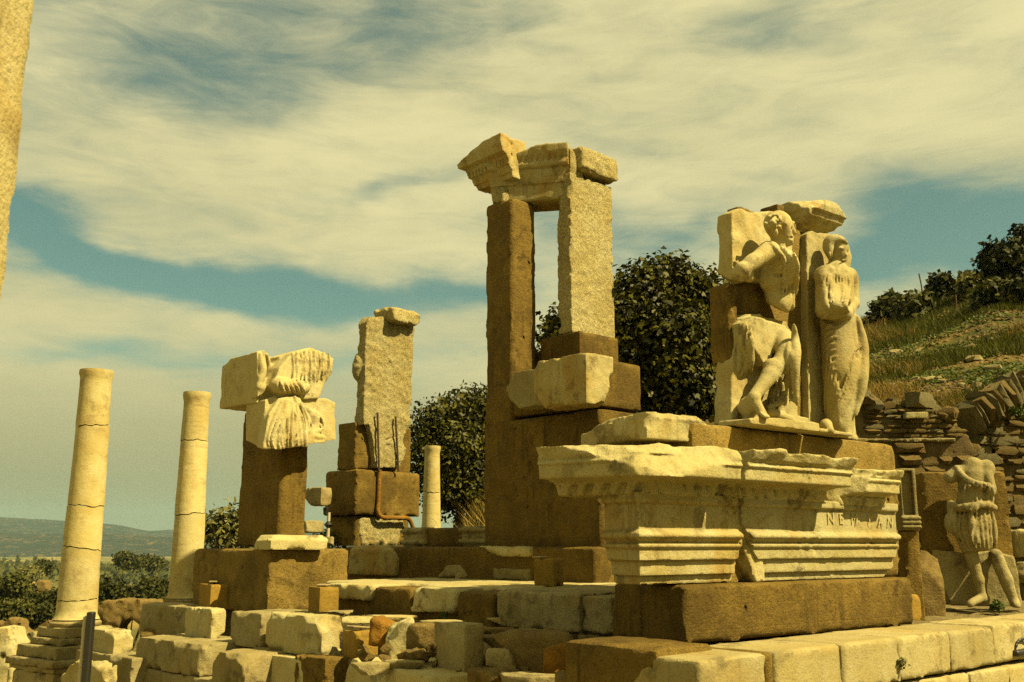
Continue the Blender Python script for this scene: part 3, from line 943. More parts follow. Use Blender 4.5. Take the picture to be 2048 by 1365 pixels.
block('concrete_base', 'concrete', 1082, 740, 702, pl=1052, pr=1110, az=TA, Y=Yn + .35 * TS, amp=.004, chip=.015, h=.03, parent=tower)
block('marble_bracket', 'marble_warm', 1173, 806, 705, pl=1091, pr=1227, az=TA, Y=11.75, ly=.9, h=.020, amp=.014, chip=.05, parent=tower,
      cuts=[(0, .95, .25, -.1, .75, -.75, .03), (.85, 0, .5, .75, -.5, -.25, .05), (.3, 0, .02, .2, -.4, -.9, .04), (0, 1, .8, 0, .8, .6, .02)])
block('marble_bracket', 'marble_grey', 1099, 808, 733, pl=1009, pr=1130, az=TA, Y=12.35, lx=.6, h=.020, amp=.012, chip=.04, parent=tower,
      cuts=[(0, .80, .2, -.1, .75, -.8, .03), (0, .02, .1, -.1, -.85, -.55, .03), (0, .9, .8, 0, .9, .5, .02)])
block('concrete_arm', 'concrete', 1200, 812, 715, pl=1012, pr=1283, az=TA, Y=12.15, h=.035, amp=.004, chip=.015, parent=tower)
# core below the arm; its shaded left face fills the middle of the picture
FW = Fr.px(1200, 815, TA, Y=12.08)
wl = FW.left(966, 900)[1]
on_fp('concrete_core', 'concrete', (0, 0, -2.9), (1.3, wl, -.012), .045, f=FW, parent=tower, amp=.006, r=.01)
# rear left pier, plain concrete
FL = Fr.px(1023, 740, TA, Y=13.25)
lpl = FL.left(972, 600)[1]; lpr = FL.right(1072, 600)[0]; lph = FL.right(1030, 396)[2]
on_fp('concrete_pier', 'concrete', (0, 0, -3.0), (lpr, lpl, lph), .035, f=FL, parent=tower, amp=.004, r=.006, chip=.008)
# lintel between the piers, moulded and leaning outward at the top
def lintel():
    A = FT.w(.02, .12, 0); B = FL.w(.02, lpl * .80, 0)
    d = (B - A); Lg = math.hypot(d.x, d.y); azl = math.degrees(math.atan2(d.y, -d.x))
    f = Fr((A.x, A.y, FL.O.z + lph + .004), azl)
    Hl = at(1138, 292, A.y).z - f.O.z
    lo = (-.30, -.12, 0); hi = (.56, Lg + .05, Hl + .03)
    s = Sculpt(lo, hi, .0165)
    X, Y, Z = s.grid(); t = Z / Hl
    off = np.interp(t, [0, .30, .305, .60, .605, .66, .74, .86, 1.0], [.0, .015, .035, .055, .085, .10, .085, .13, .15])
    sl = np.where((t > .67) & (t < .83), .008 * np.sin(Y * 75 + Z * 40), 0)
    d = np.maximum(np.maximum(-X - off + sl, X - .52), np.maximum(-Y - .06, Y - Lg - .10 * t))
    s.V = (np.maximum(np.maximum(d, .002 - Z), Z - Hl) + 0 * X).astype(np.float32)
    s.cut((0, Lg * .45, Hl * .97), (-.05, .26, .96), .025, 6, seed=4)
    s.cut((-.1, 0, Hl * .12), (-.6, 0, -.8), .03, 6, seed=6)
    s.rough(.008, 6, 3, 12); s.rough(.02, 4, 3, 15, lambda X, Y, Z: (Z > Hl - .12) & (X > -9) & (Y > -9))
    V, F = s.mesh(); mesh_obj('lintel', V, F, M['marble_warm'], tower, f.O, f.rz)
    return f, Lg, Hl
LF, LLg, LH = lintel()
def flare(s, f, lx, ly, H):
    pass
# cornice fragment resting on the outer end of the lintel
fC = Fr.px(1022, 342, TA, Y=13.3)
cl = fC.left(930, 310)[1]; cr = fC.right(1052, 300)[0]; ch = fC.right(1020, 273)[2]
s = Sculpt((-.40, -.02, -.10), (cr + .02, cl + .05, ch + .03), .014)
X, Y, Z = s.grid()
t = (Z + .08) / (ch + .08)
off = np.interp(t, [0, .12, .125, .3, .31, .42, .55, .56, .78, 1], [-.04, -.02, .0, .03, .06, .07, .09, .16, .20, .20])
dent = np.where((t > .32) & (t < .44), .022 * (np.sin(Y * 85) > 0), 0)
d = np.maximum(np.maximum(-X - off + dent, X - cr), np.maximum(-Y, Y - cl - off + .2))
d = np.maximum(np.maximum(d, -.08 - Z), Z - ch)
s.V = (d + 0 * Y).astype(np.float32)
s.cut((0, cl * .55, ch - .03), (-.1, .30, .93), .02, seed=5)
s.rough(.01, 6, 3, 3); s.chips((0, 0, -.13), (cr, cl, ch), .03, 7, 9)
V, F = s.mesh()
tag(mesh_obj('cornice_fragment', V, F, M['marble_warm'], None, fC.O, fC.rz), 'flaring cornice fragment perched on the outer end of the gateway lintel', 'cornice fragment')
tag(block('capstone', 'marble_rough', 1168, 338, 288, pl=1140, pr=1236, az=TA - 3, Y=Yn + .02, ly=.62, h=.018, amp=.025, ns=6, chip=.06, r=.05,
      cuts=[(1, 0, .15, .6, 0, -.8, .03), (1, 0, .8, .7, -.2, .6, .03), (0, 0, .9, -.5, -.4, .7, .03)]),
    'rough squarish capstone on top of the gateway marble pier', 'stone block')
tag(block('wedge_stone', 'marble_rough', 1006, 402, 372, pl=997, pr=1030, az=TA, Y=13.42, ly=.15, lx=.3, h=.018, amp=.02),
    'small wedge stone between the concrete pier and the lintel', 'stone')

# ------------------------------------------------------------------ benches of stone in the hollow between tower and left pier
BA = 44.0
FB = Fr.px(1228, 1191, BA, z=-.42)
BZ = FP.O.z + .0
bench = empty('stone_bench', FB.w(0, 0, -.35), 'long low stone bench with pale marble seat slabs, across the middle hollow', 'bench', rz=FB.rz)
yB = lambda px, py=1180, o=0: FB.left(px, py, o)[1]
def seg(f, name, mat, pa, pb, py, z0, z1, out, depth, parent, h=.020, amp=.006, chip=.03, cuts=(), r=.008, extra=None, gap=.004):
    """a stone in a left-facing course between pixels pa (left) and pb (right)"""
    _seed[0] += 1
    a, b = f.left(pb, py, out)[1] + gap, f.left(pa, py, out)[1] - gap
    lo, hi = (-out, a, z0), (depth, b, z1)
    s = Sculpt(lo, hi, h); s.box(lo, hi, r)
    if extra: extra(s, lo, hi)
    for c in cuts:
        p = [lo[i] + (hi[i] - lo[i]) * c[i] for i in range(3)]
        s.cut(p, c[3:6], rough=c[6] if len(c) > 6 else .03, seed=_seed[0])
    s.chips(lo, hi, chip, 7, _seed[0], .035); s.rough(amp, 5, 3, _seed[0] + 1); s.rough(amp * .6, 17, 2, _seed[0] + 2)
    V, F = s.mesh(); return mesh_obj(name, V, F, M[mat], parent, f.O, f.rz)
zf = -.40
seg(FB, 'concrete_body', 'concrete', 640, 1232, 1180, zf, -.03, -.05, 2.6, bench, amp=.004, chip=.01, h=.04)
seg(FB, 'seat_pavement', 'marble', 640, 1010, 1170, -.10, -.004, -.55, 2.62, bench, h=.035, amp=.008)
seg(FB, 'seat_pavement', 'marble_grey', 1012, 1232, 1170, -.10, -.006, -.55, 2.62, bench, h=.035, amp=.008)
seg(FB, 'seat_slab', 'marble', 656, 744, 1170, -.17, .0, .02, .60, bench, cuts=[(0, .1, .1, -.3, -.8, -.6)])
seg(FB, 'concrete_block', 'concrete', 746, 821, 1175, zf, -.02, .0, .58, bench, amp=.004, chip=.012, h=.03)
seg(FB, 'seat_slab', 'marble', 822, 911, 1178, -.25, .0, .03, .62, bench, cuts=[(0, .05, .2, -.2, -.9, -.5), (0, 0, .0, -.9, 0, -.5, .05)])
seg(FB, 'concrete_block', 'concrete', 913, 986, 1182, zf, -.035, .02, .55, bench, amp=.004, chip=.012, h=.03)
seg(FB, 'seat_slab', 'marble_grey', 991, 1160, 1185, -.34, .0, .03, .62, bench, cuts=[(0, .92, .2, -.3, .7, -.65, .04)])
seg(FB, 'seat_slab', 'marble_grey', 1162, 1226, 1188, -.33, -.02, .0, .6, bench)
F2 = Fr.px(1192, 1166, BA, z=-.42)
up = empty('low_wall', F2.O, 'upper concrete course above the bench with worn marble mouldings set into it', 'low wall', rz=F2.rz)
z2 = F2.left(900, 1094, 0)[2]
seg(F2, 'concrete_body', 'concrete', 688, 1192, 1130, -.35, z2, 0, 1.1, up, amp=.004, chip=.015, h=.035)
rnd = lambda s, lo, hi: s.cut((lo[0], 0, hi[2]), (-.75, 0, .65), .004)
seg(F2, 'corner_moulding', 'marble_warm', 694, 792, 1125, .0, z2 + .02, .06, .2, up, cuts=[(0, .08, .8, -.1, -.7, .7, .03), (0, 0, .85, -.7, 0, .7, .01), (0, .95, .8, 0, .9, .45, .03)], r=.03)
seg(F2, 'torus_fragment', 'marble', 909, 1058, 1106, z2 - .12, z2 + .005, .09, .1, up, r=.055, chip=.02, amp=.012, cuts=[(0, .40, .3, -.5, .3, -.8, .03)])
seg(F2, 'moulding_fragment', 'marble_grey', 874, 940, 1140, .0, .17, .03, .1, up, cuts=[(0, .3, .9, 0, -.6, .8, .03), (0, .75, .85, 0, .6, .8, .03)])
seg(F2, 'moulding_fragment', 'marble_grey', 984, 1060, 1148, .0, .15, .03, .1, up, amp=.014)
F3 = Fr.px(1092, 1096, BA, Y=F2.O.y + 1.15)
z3a = F3.left(950, 1094, 0)[2] - .03; z3 = F3.left(950, 1053, 0)[2]
up3 = empty('low_wall', F3.O, 'topmost concrete ledge carrying two grey marble mouldings before the tower', 'low wall', rz=F3.rz)
seg(F3, 'concrete_body', 'concrete', 806, 1110, 1075, z3a, z3 - .01, 0, .6, up3, amp=.004, chip=.015, h=.035)
def mould(s, lo, hi):
    H = hi[2] - lo[2]
    for t, rr in ((.82, .030), (.55, .012), (.28, .035)):
        s.tube([(lo[0], lo[1] - .2, lo[2] + H * t), (lo[0], hi[1] + .2, lo[2] + H * t)], rr, k=.02, taper=False)
seg(F3, 'base_moulding', 'marble_grey', 808, 850, 1072, z3a + .01, z3, .05, .2, up3, extra=mould, cuts=[(0, .0, .45, 0, -.9, .3, .03)])
seg(F3, 'base_moulding', 'marble_grey', 925, 1091, 1074, z3a + .02, z3, .06, .25, up3, extra=mould)
# fill between ledge and left pier so that the hollow has a floor
FF = Fr.px(1190, 1170, BA, z=-.43)

# ------------------------------------------------------------------ left pier with draped fragments
PA = 43.0
FB1 = Fr.px(537, 1166, PA, Y=12.2)
pier = empty('left_pier', FB1.O, 'squat brown concrete pier on a wide base at left, carrying sculpture fragments', 'pier', rz=FB1.rz)
h1 = FB1.right(537, 1098)[2]
on_fp('concrete_base', 'concrete_light', (0, 0, -.35), (FB1.right(697, 1120)[0], FB1.left(388, 1120)[1], h1), .03, f=FB1, parent=pier, chip=.015)
block('cap_moulding', 'marble', 541, 1100, 1070, pl=500, pr=655, az=PA, Y=12.05, ly=.35, h=.015, parent=pier, chip=.025,
      extra=lambda s, f, lx, ly, H: (s.cut((0, 0, H * .62), (0, -.6, .8), .004), s.cut((0, 0, H * .62), (-.6, 0, .8), .004), s.tube([(-.02, .03, H * .66), (lx, .03, H * .66)], .02, k=.02, taper=False)))
FPI = Fr.px(556, 1078, PA, Y=12.75)
on_fp('concrete_shaft', 'concrete', (0, 0, -.1), (FPI.right(614, 1000)[0], FPI.left(477, 1000)[1], FPI.right(560, 810)[2]), .032, f=FPI, parent=pier, amp=.004, chip=.008)

# middle pier, farther back
MA = 43.0
FM = Fr.px(710, 1030, MA, Y=18.5)
mid = empty('middle_pier', FM.O, 'farther pier with a broad concrete block between the left pier and the tower', 'pier', rz=FM.rz)
mw = lambda px, py=980, o=0: FM.right(px, py, o)[0]
mh = FM.right(712, 938)[2]
on_fp('concrete_block', 'concrete', (0, 0, 0), (mw(841), FM.left(649, 980)[1], mh), .04, f=FM, parent=mid, amp=.006,
      cuts=[])
zlo = FM.right(712, 1092)[2]
on_fp('concrete_foot', 'concrete', (.10, .1, zlo), (mw(828), 1.0, -.003), .04, f=FM, parent=mid, amp=.006)
on_fp('marble_foot', 'marble_rough', (.17, .07, zlo), (mw(812), .3, FM.right(760, 1034)[2]), .02, f=FM, parent=mid, amp=.03, chip=.06, cuts=[(.17, 0, -.1, -.9, -.2, -.2), (mw(812), 0, -.1, .9, -.2, -.3)])
mh2 = FM.right(725, 845, -.12)[2]
on_fp('concrete_socket', 'concrete', (.05, .12, mh + .002), (mw(822, 890, -.12), .66, mh2), .035, f=FM, parent=mid, amp=.006)
# pipe and reinforcing bars
def rod(name, pts, r, mat, parent, f, n=12, seg_=8):
    P = spline(pts, n); V = []; Fc = []
    for i, p in enumerate(P):
        t = (P[min(i + 1, len(P) - 1)] - P[max(i - 1, 0)]); t = t / (np.linalg.norm(t) + 1e-9)
        a = np.cross(t, [0.3, 1, .2]); a /= np.linalg.norm(a); b = np.cross(t, a)
        for q in range(seg_):
            an = 2 * math.pi * q / seg_; V.append(p + r * (math.cos(an) * a + math.sin(an) * b))
    for i in range(len(P) - 1):
        for q in range(seg_):
            q2 = (q + 1) % seg_; Fc.append((i * seg_ + q, i * seg_ + q2, (i + 1) * seg_ + q2, (i + 1) * seg_ + q))
    Fc.append(tuple(range(seg_))[::-1]); Fc.append(tuple(range((len(P) - 1) * seg_, len(P) * seg_)))
    return mesh_obj(name, V, Fc, M[mat], parent, f.O, f.rz)
for pa, pb in (((758, 942), (755, 826)), ((797, 944), (791, 833))):
    a = FM.right(*pa, .07); b = FM.right(*pb, .08)
    rod('iron_bar', [a, (a + b) / 2 + .004, b], .022, 'iron', mid, FM)
pp = [FM.right(759, 940, .03), FM.right(757, 1000, .04), FM.right(756, 1024, .05), FM.right(766, 1035, .05), FM.right(800, 1036, .05), FM.right(818, 1039, .05), FM.right(827, 1058, .05)]
rod('iron_pipe', pp, .042, 'rubble_orange', mid, FM, 30, 10)
tag(block('bracket_stone', 'marble_grey', 641, 1012, 974, pl=618, pr=664, az=MA, Y=18.2, ly=.6, h=.03, amp=.02, chip=.05, cuts=[(0, .6, .1, -.5, .6, -.6), (.5, 0, 0, .3, -.5, -.8)]),
    'small grey bracket stone sticking out of the left side of the middle pier', 'stone')

# ------------------------------------------------------------------ loose blocks in rows at lower left
LG = 'pale marble blocks stacked in stepped rows at lower left'
def loose(name, lab, *a, cat='stone block', group=LG, **k):
    k.setdefault('h', .017); k.setdefault('chip', .045); k.setdefault('amp', .008); k.setdefault('r', .010)
    return tag(block(name, *a, **k), lab, cat, group)
loose('marble_block', 'end block of the top row, below the second column, with a chipped right corner', 'marble_grey', 384, 1268, 1216, pl=277, lx=.5, az=LA, z=-1.05, drop=.05,
      cuts=[(0, .05, .75, -.25, -.75, .6, .03), (0, .97, .5, -.3, .9, .1, .02)])
loose('marble_block', 'short upright block under the small left cube, its right end sunlit', 'marble', 421, 1281, 1219, pl=383, pr=452, az=LA, z=-1.06, ly=.62, drop=.02,
      cuts=[(0, .95, .3, -.5, .8, -.1, .02), (.6, 0, .1, .5, -.3, -.7, .02)])
loose('marble_block', 'narrow block in the top row beside a dark gap, left of the long broken one', 'marble_grey', 520, 1292, 1228, pl=461, lx=.7, az=LA, z=-1.05, drop=.03, cuts=[(0, 1, .9, -.1, .7, .7, .03)])
loose('marble_block', 'long broken block with a big chipped top edge beside the front cube', 'marble', 642, 1311, 1234, pl=522, pr=686, az=LA, z=-1.06, ly=.98, drop=.02,
      cuts=[(0, .18, .78, -.62, -.35, .66, .05), (0, .75, .9, -.7, .1, .72, .05), (1, 0, .6, .6, -.5, .3, .03)])
loose('marble_block', 'long pale block with a straight top edge, left end of the second row', 'marble_grey', 399, 1351, 1290, pl=270, pr=430, az=LA, z=-1.36, drop=.02, lx=.75,
      cuts=[(0, 1, .8, -.1, .8, .55, .02), (0, .02, .45, -.3, -.9, -.2, .03)])
loose('marble_block', 'small cracked block with a notched top in the middle of the second row', 'marble_grey', 489, 1372, 1311, pl=424, lx=.6, az=LA, z=-1.36, drop=.03, cuts=[(0, .15, .7, -.4, -.5, .75, .04), (0, .9, .8, -.3, .7, .6, .03)])
loose('marble_block', 'long pale block ending in a concrete patch, right end of the second row', 'marble', 615, 1382, 1320, pl=494, pr=646, az=LA, z=-1.38, drop=.05, cuts=[(0, .92, .8, -.3, .8, .55, .03), (1, 0, .4, .75, -.5, .3, .05)])
loose('concrete_block', 'dark concrete block filling in beside the second row of marble', 'concrete', 648, 1392, 1318, pr=696, lx=None, ly=.5, az=LA, z=-1.40, drop=.1, amp=.008, cat='concrete block', group=None)
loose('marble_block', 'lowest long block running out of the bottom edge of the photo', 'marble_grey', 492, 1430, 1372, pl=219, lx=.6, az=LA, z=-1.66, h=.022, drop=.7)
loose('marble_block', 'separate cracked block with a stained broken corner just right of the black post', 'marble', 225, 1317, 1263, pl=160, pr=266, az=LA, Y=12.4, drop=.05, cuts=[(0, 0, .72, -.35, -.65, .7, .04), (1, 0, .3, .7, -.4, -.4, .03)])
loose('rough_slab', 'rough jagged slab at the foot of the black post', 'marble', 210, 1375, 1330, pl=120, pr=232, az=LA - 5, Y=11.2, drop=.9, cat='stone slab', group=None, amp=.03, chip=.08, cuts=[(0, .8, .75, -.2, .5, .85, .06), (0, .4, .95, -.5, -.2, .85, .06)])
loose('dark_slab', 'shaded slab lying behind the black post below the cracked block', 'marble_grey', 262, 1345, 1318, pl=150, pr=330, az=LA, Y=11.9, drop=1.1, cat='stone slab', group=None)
loose('marble_block', 'broad pale block with a picked sunlit end, in front of the left pier', 'marble', 541, 1217, 1163, pl=418, pr=615, az=LA + 3, z=-.735, drop=.03, group=None, amp=.012, chip=.035)
# upright marble slab and the low slabs near the bottom edge
loose('upright_slab', 'upright rectangular marble slab standing at the bottom centre', 'marble_grey', 927, 1420, 1250, pl=866, pr=968, az=52, Y=8.6, drop=.1, group=None, chip=.018, amp=.006, cat='stone slab')
loose('flat_slab', 'flat pale slab lying left of the upright marble slab', 'marble', 850, 1384, 1355, pl=683, lx=.7, az=60, Y=8.3, ly=None, drop=.2, group=None, cat='stone slab', amp=.015, chip=.05, cuts=[(0, .9, .6, -.2, .8, .5, .05)])

# small tan cubes with a slate leaning or lying on top
CG = 'small tan stone cubes with a slate on top'
def cube(lab, px, yb, yt, pl, pr, az, Y=None, z=None, slate=None, crack=False):
    o = tag(block('stone_cube', 'sandstone', px, yb, yt, pl=pl, pr=pr, az=az, Y=Y, z=z, h=.017, amp=.003, chip=.010, r=.006, drop=.02), lab, 'stone cube', CG)
    f, lx, ly, H = o_frame[o.name]
    if slate:
        x, y, L, wd, rz, tilt = slate
        s = Sculpt((-L / 2, -wd / 2, -.012), (L / 2, wd / 2, .012), .009); s.box((-L / 2, -wd / 2, -.012), (L / 2, wd / 2, .012), .004); s.rough(.006, 9, 2, 4)
        V, F = s.mesh(); q = mesh_obj('slate', V, F, M['slate'], None, f.w(x, y, H + .016 + abs(math.sin(tilt)) * L / 2), f.rz + rz)
        q.rotation_euler = (0, tilt, f.rz + rz)
        tag(q, 'flat slate on the ' + lab.split(',')[0].replace('in the shade ', ''), 'slate', 'slates on the tan cubes')
    return o
cube('tan cube at the left, standing on the short upright block', 419, 1217, 1170, 397, 461, 55, z=-.748, slate=(.10, .20, .34, .10, 1.2, .06))
cube('tan cube with a vertical crack, right of the broad block', 638, 1222, 1175, 616, 678, 55, Y=11.2, slate=(.14, .2, .26, .12, .9, .0))
cube('tan cube nearest the camera, beside the long broken block', 712, 1317, 1265, 686, 757, 52, z=-1.07, slate=(.12, .16, .36, .09, .5, .10))
cube('tan cube in the shade at the right end of the stone bench', 1108, 1170, 1118, 1067, 1128, 25, z=-.41, slate=(.08, .2, .22, .1, .9, .0))
cube('tan cube half hidden behind the right end of the concrete plinth', 1826, 1243, 1190, 1800, 1843, 60, Y=10.6)

# rubble between the cube and the right pedestal
def boulder(name, mat, px, py, Y, size, seed, lab=None, cat='stone', group='rubble stones in front of the hollow', rz=0.0, h=None):
    h = h or max(.014, max(size) / 26)
    s = Sculpt([-v * 1.15 for v in size], [v * 1.15 for v in size], h)
    r = np.random.default_rng(seed)
    s.box([-v for v in size], list(size), min(size) * .35)
    for _ in range(6):
        n = r.normal(size=3); n /= np.linalg.norm(n)
        p = n * np.array(size) * r.uniform(.72, .95); s.cut(p, n, .02, 5, seed=seed)
    s.rough(min(size) * .16, .9 / max(size), 3, seed); s.rough(min(size) * .07, 4 / max(size), 3, seed + 1)
    V, F = s.mesh()
    o = mesh_obj(name, V, F, M[mat], None, at(px, py, Y), rz)
    if lab: tag(o, lab, cat, group)
    return o
boulder('rubble_stone', 'rubble_orange', 766, 1268, 10.0, (.12, .12, .16), 3, 'rusty orange stone right behind the front tan cube')
boulder('rubble_stone', 'marble', 797, 1280, 9.8, (.15, .14, .20), 4, 'tall pale grey stone between the rusty one and the striped one')
boulder('rubble_stone', 'rubble', 846, 1287, 9.3, (.14, .12, .17), 5, 'striped brownish stone left of the upright slab')
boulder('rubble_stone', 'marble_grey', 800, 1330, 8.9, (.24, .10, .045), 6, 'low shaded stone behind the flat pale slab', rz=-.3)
boulder('rubble_stone', 'marble_grey', 740, 1338, 8.8, (.16, .10, .05), 7, 'jagged pale stone below the front tan cube', rz=.4)
boulder('rubble_stone', 'rubble', 1075, 1310, 8.6, (.34, .20, .19), 8, 'largest dark boulder, left of the concrete step return', rz=-.3)
boulder('rubble_stone', 'marble_grey', 1003, 1324, 8.5, (.13, .12, .11), 9, 'rounded grey stone at the left of the largest boulder')
boulder('rubble_stone', 'rubble_orange', 1118, 1332, 8.2, (.12, .12, .18), 10, 'orange streaked stone against the concrete step return')
for i, (px, py, Y, sx, sy, sz, m, lab) in enumerate([
        (985, 1355, 8.2, .2, .14, .06, 'rubble', 'flat dark stone at the foot of the upright slab'),
        (1060, 1362, 8.0, .26, .15, .05, 'marble_grey', 'flat pale stone under the largest boulder'),
        (1150, 1360, 7.6, .16, .12, .05, 'rubble', 'flat stone at the foot of the concrete step return'),
        (1000, 1285, 9.0, .20, .14, .06, 'rubble', 'layered dark stone behind the rounded grey stone'),
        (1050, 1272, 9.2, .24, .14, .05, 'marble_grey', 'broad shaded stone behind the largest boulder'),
        (985, 1265, 9.5, .16, .12, .04, 'rubble', 'small shaded stone just right of the upright slab top'),
        (1088, 1249, 9.9, .028, .024, .022, 'marble', 'tiny white pebble at the edge of the shade'),
        (1010, 1243, 10.0, .24, .10, .04, 'marble_warm', 'low rounded sunlit stone at the foot of the bench'),
        (720, 1240, 10.7, .22, .16, .03, 'marble', 'flat pale stone on the terrace behind the front cube'),
        (790, 1238, 10.6, .3, .14, .03, 'marble', 'broad flat pale stone on the terrace behind the rubble'),
        (680, 1226, 11.1, .2, .12, .02, 'marble_grey', 'thin flat stone near the cracked tan cube'),
        (880, 1247, 10.1, .22, .12, .03, 'marble', 'flat pale stone behind the top of the upright slab')]):
    boulder('rubble_stone', m, px, py, Y, (sx, sy, sz), 40 + i, lab, rz=random.uniform(-.6, .6))
# filling of small stones under the terrace edge: too many and too small to count
def rubble_fill(name, pts, mat, parent=None, kind='stuff', group=None):
    bm = bmesh.new()
    for (p, s) in pts:
        m = Matrix.Translation(p) @ Matrix.Rotation(random.uniform(0, 6), 4, Vector((random.gauss(0, 1), random.gauss(0, 1), random.gauss(0, 1) + .01)).normalized()) @ Matrix.Diagonal((s * random.uniform(.8, 1.6), s * random.uniform(.7, 1.2), s * random.uniform(.45, .8), 1))
        r = bmesh.ops.create_icosphere(bm, subdivisions=1, radius=1, matrix=m)
        for v in r['verts']: v.co += Vector((random.gauss(0, 1), random.gauss(0, 1), random.gauss(0, 1))) * s * .12
    me = bpy.data.meshes.new(name); bm.to_mesh(me); bm.free(); me.materials.append(M[mat])
    o = bpy.data.objects.new(name, me); COL.objects.link(o); o.parent = parent
    return tag(o, kind=kind)
pts = []
for i in range(150):
    px = random.uniform(700, 1180) if i < 26 else random.uniform(960, 1190); py = 1262 + random.uniform(0, 105)
    if px < 870: py = random.uniform(1296, 1322)
    Y = 9.55 - (py - 1262) / 105 * 1.2 + (1000 - px) / 1000 * .5 + random.uniform(-.1, .15)
    pts.append((at(px, py, Y), random.choice([.03, .045, .06, .09])))
rubble_fill('rubble_fill', pts, 'rubble')
# ------------------------------------------------------------------ carved reliefs
class Fig(Sculpt):
    """sculpting at photographed places: every point is (px, py, out), out = metres in front of the frame's right face"""
    def __init__(s, f, lo, hi, h):
        super().__init__(lo, hi, h); s.f = f
    def p(s, q): return s.f.right(q[0], q[1], q[2])
    def C(s, a, b, ra, rb=None, k=.03, **kw): return s.cap(s.p(a), s.p(b), ra, rb, k, **kw)
    def E(s, c, r, k=.03, **kw): return s.ell(s.p(c), r, k, **kw)
    def T(s, pts, r0, r1=None, k=.012, **kw): return s.tube([s.p(q) for q in pts], r0, r1, k, **kw)
    def hit(s, px, py, out):
        """where the sight line of that pixel meets what is carved so far"""
        o = np.array(s.f.loc(Vector((0, 0, 0)))); q = s.p((px, py, 1.2)); d = q - o; d /= np.linalg.norm(d)
        P = q[None, :] + d[None, :] * np.arange(0, 2.6, s.h * .5)[:, None]
        I = np.round((P - s.lo) / s.h).astype(int)
        ok = ((I >= 0) & (I < s.n)).all(1)
        I = np.clip(I, 0, s.n - 1)
        v = s.V[I[:, 0], I[:, 1], I[:, 2]]
        w = np.argwhere(ok & (v < 0))
        return P[w[0, 0]] if len(w) else s.p((px, py, out))
    def snap(s, pts, lift):
        H = [s.hit(*q) for q in pts]
        ys = [h[1] for h in H]; md = np.median(ys)
        H = [h if abs(h[1] - md) < .16 else s.p((q[0], q[1], -md)) for h, q in zip(H, pts)]
        return [h + np.array((0, -lift, 0)) for h in H]
    def drape(s, pts, lift):
        """carry a pixel path onto the carved surface"""
        P = spline(pts, 14)
        H = [s.hit(*q) for q in P]
        ys = np.array([h[1] for h in H]); md = np.median(ys)
        H = np.array([h if abs(h[1] - md) < .22 else s.p((q[0], q[1], -md)) for h, q in zip(H, P)])
        G = H.copy()
        for _ in range(4): G[1:-1] = (G[:-2] + 2 * G[1:-1] + G[2:]) / 4
        return list(G + np.array((0, -lift, 0)))
    def fold(s, pts, r=.02, r1=None, k=.008):
        r *= 1.3; r1 = r if r1 is None else r1 * 1.3
        return s.tube(s.drape(pts, r * .30), r, r1, k, n=28)
    def groove(s, pts, r=.012, r1=None, k=.005): return s.tube(s.drape(pts, .006), r * 1.6, (r1 or r) * 1.6, k, sub=True, n=28)
    def poly(s, pts, y0, y1, k=.01, r=.0):
        """upright plate with the outline given in pixels on the face, between depths y0 and y1"""
        P = np.array([s.f.right(a, b, -y0)[[0, 2]] for a, b in pts])
        lo = (P[:, 0].min(), y0, P[:, 1].min()); hi = (P[:, 0].max(), y1, P[:, 1].max())
        def fn(X, Y, Z):
            x = X[:, 0, :] + 0 * Z[:, 0, :]; z = Z[:, 0, :] + 0 * X[:, 0, :]
            d = np.full(x.shape, 1e9); sg = np.ones(x.shape)
            n = len(P)
            for i in range(n):
                a, b = P[i], P[(i + 1) % n]
                e = b - a; wx, wz = x - a[0], z - a[1]
                t = np.clip((wx * e[0] + wz * e[1]) / (e @ e), 0, 1)
                d = np.minimum(d, (wx - e[0] * t) ** 2 + (wz - e[1] * t) ** 2)
                c1 = z >= a[1]; c2 = z < b[1]; c3 = e[0] * wz > e[1] * wx
                sg = np.where((c1 & c2 & c3) | (~c1 & ~c2 & ~c3), -sg, sg)
            d2 = (sg * np.sqrt(d))[:, None, :]
            yy = abs(Y - (y0 + y1) / 2) - (y1 - y0) / 2
            return np.maximum(d2, yy)
        return s.op(lo, hi, fn, k, pad=4 * s.h + 2 * k)
    def done(s, name, mat, parent=None, label=None, cat=None, group=None):
        V, F = s.mesh()
        o = mesh_obj(name, V, F, M[mat], parent, s.f.O, s.f.rz, sharp=50)
        if label: tag(o, label, cat, group)
        return o
    def ext(s): pass

def bounds(f, pts, outs, pad=.05):
    L = [f.right(a, b, o) for a, b in pts for o in outs]
    L = np.array(L); return L.min(0) - pad, L.max(0) + pad

# --- the pair of relief slabs on the right pedestal -------------------------------------------------
FA = Fr(FP.w(0, .24, ZT), RA)               # slab face plane; origin below the left slab
# concrete behind and between the reliefs
core = empty('relief_core', FA.w(1.0, .3, 0), 'plain concrete panel behind the two marble relief figures', 'concrete panel', rz=FA.rz)
ca, cb_ = FA.right(1490, 640, -.07)[0], FA.right(1612, 640, -.07)[0]
ct = FA.right(1560, 430, -.07)[2]
on_fp('concrete_panel', 'concrete_light', (ca - .0, .075, .0), (cb_, .24, ct - .04), .028, f=FA, parent=core)
on_fp('concrete_panel', 'concrete_light', (ca + .03, .03, .95), (FA.right(1520, 600, -.05)[0], .07, 1.55), .02, f=FA, parent=core) if False else None

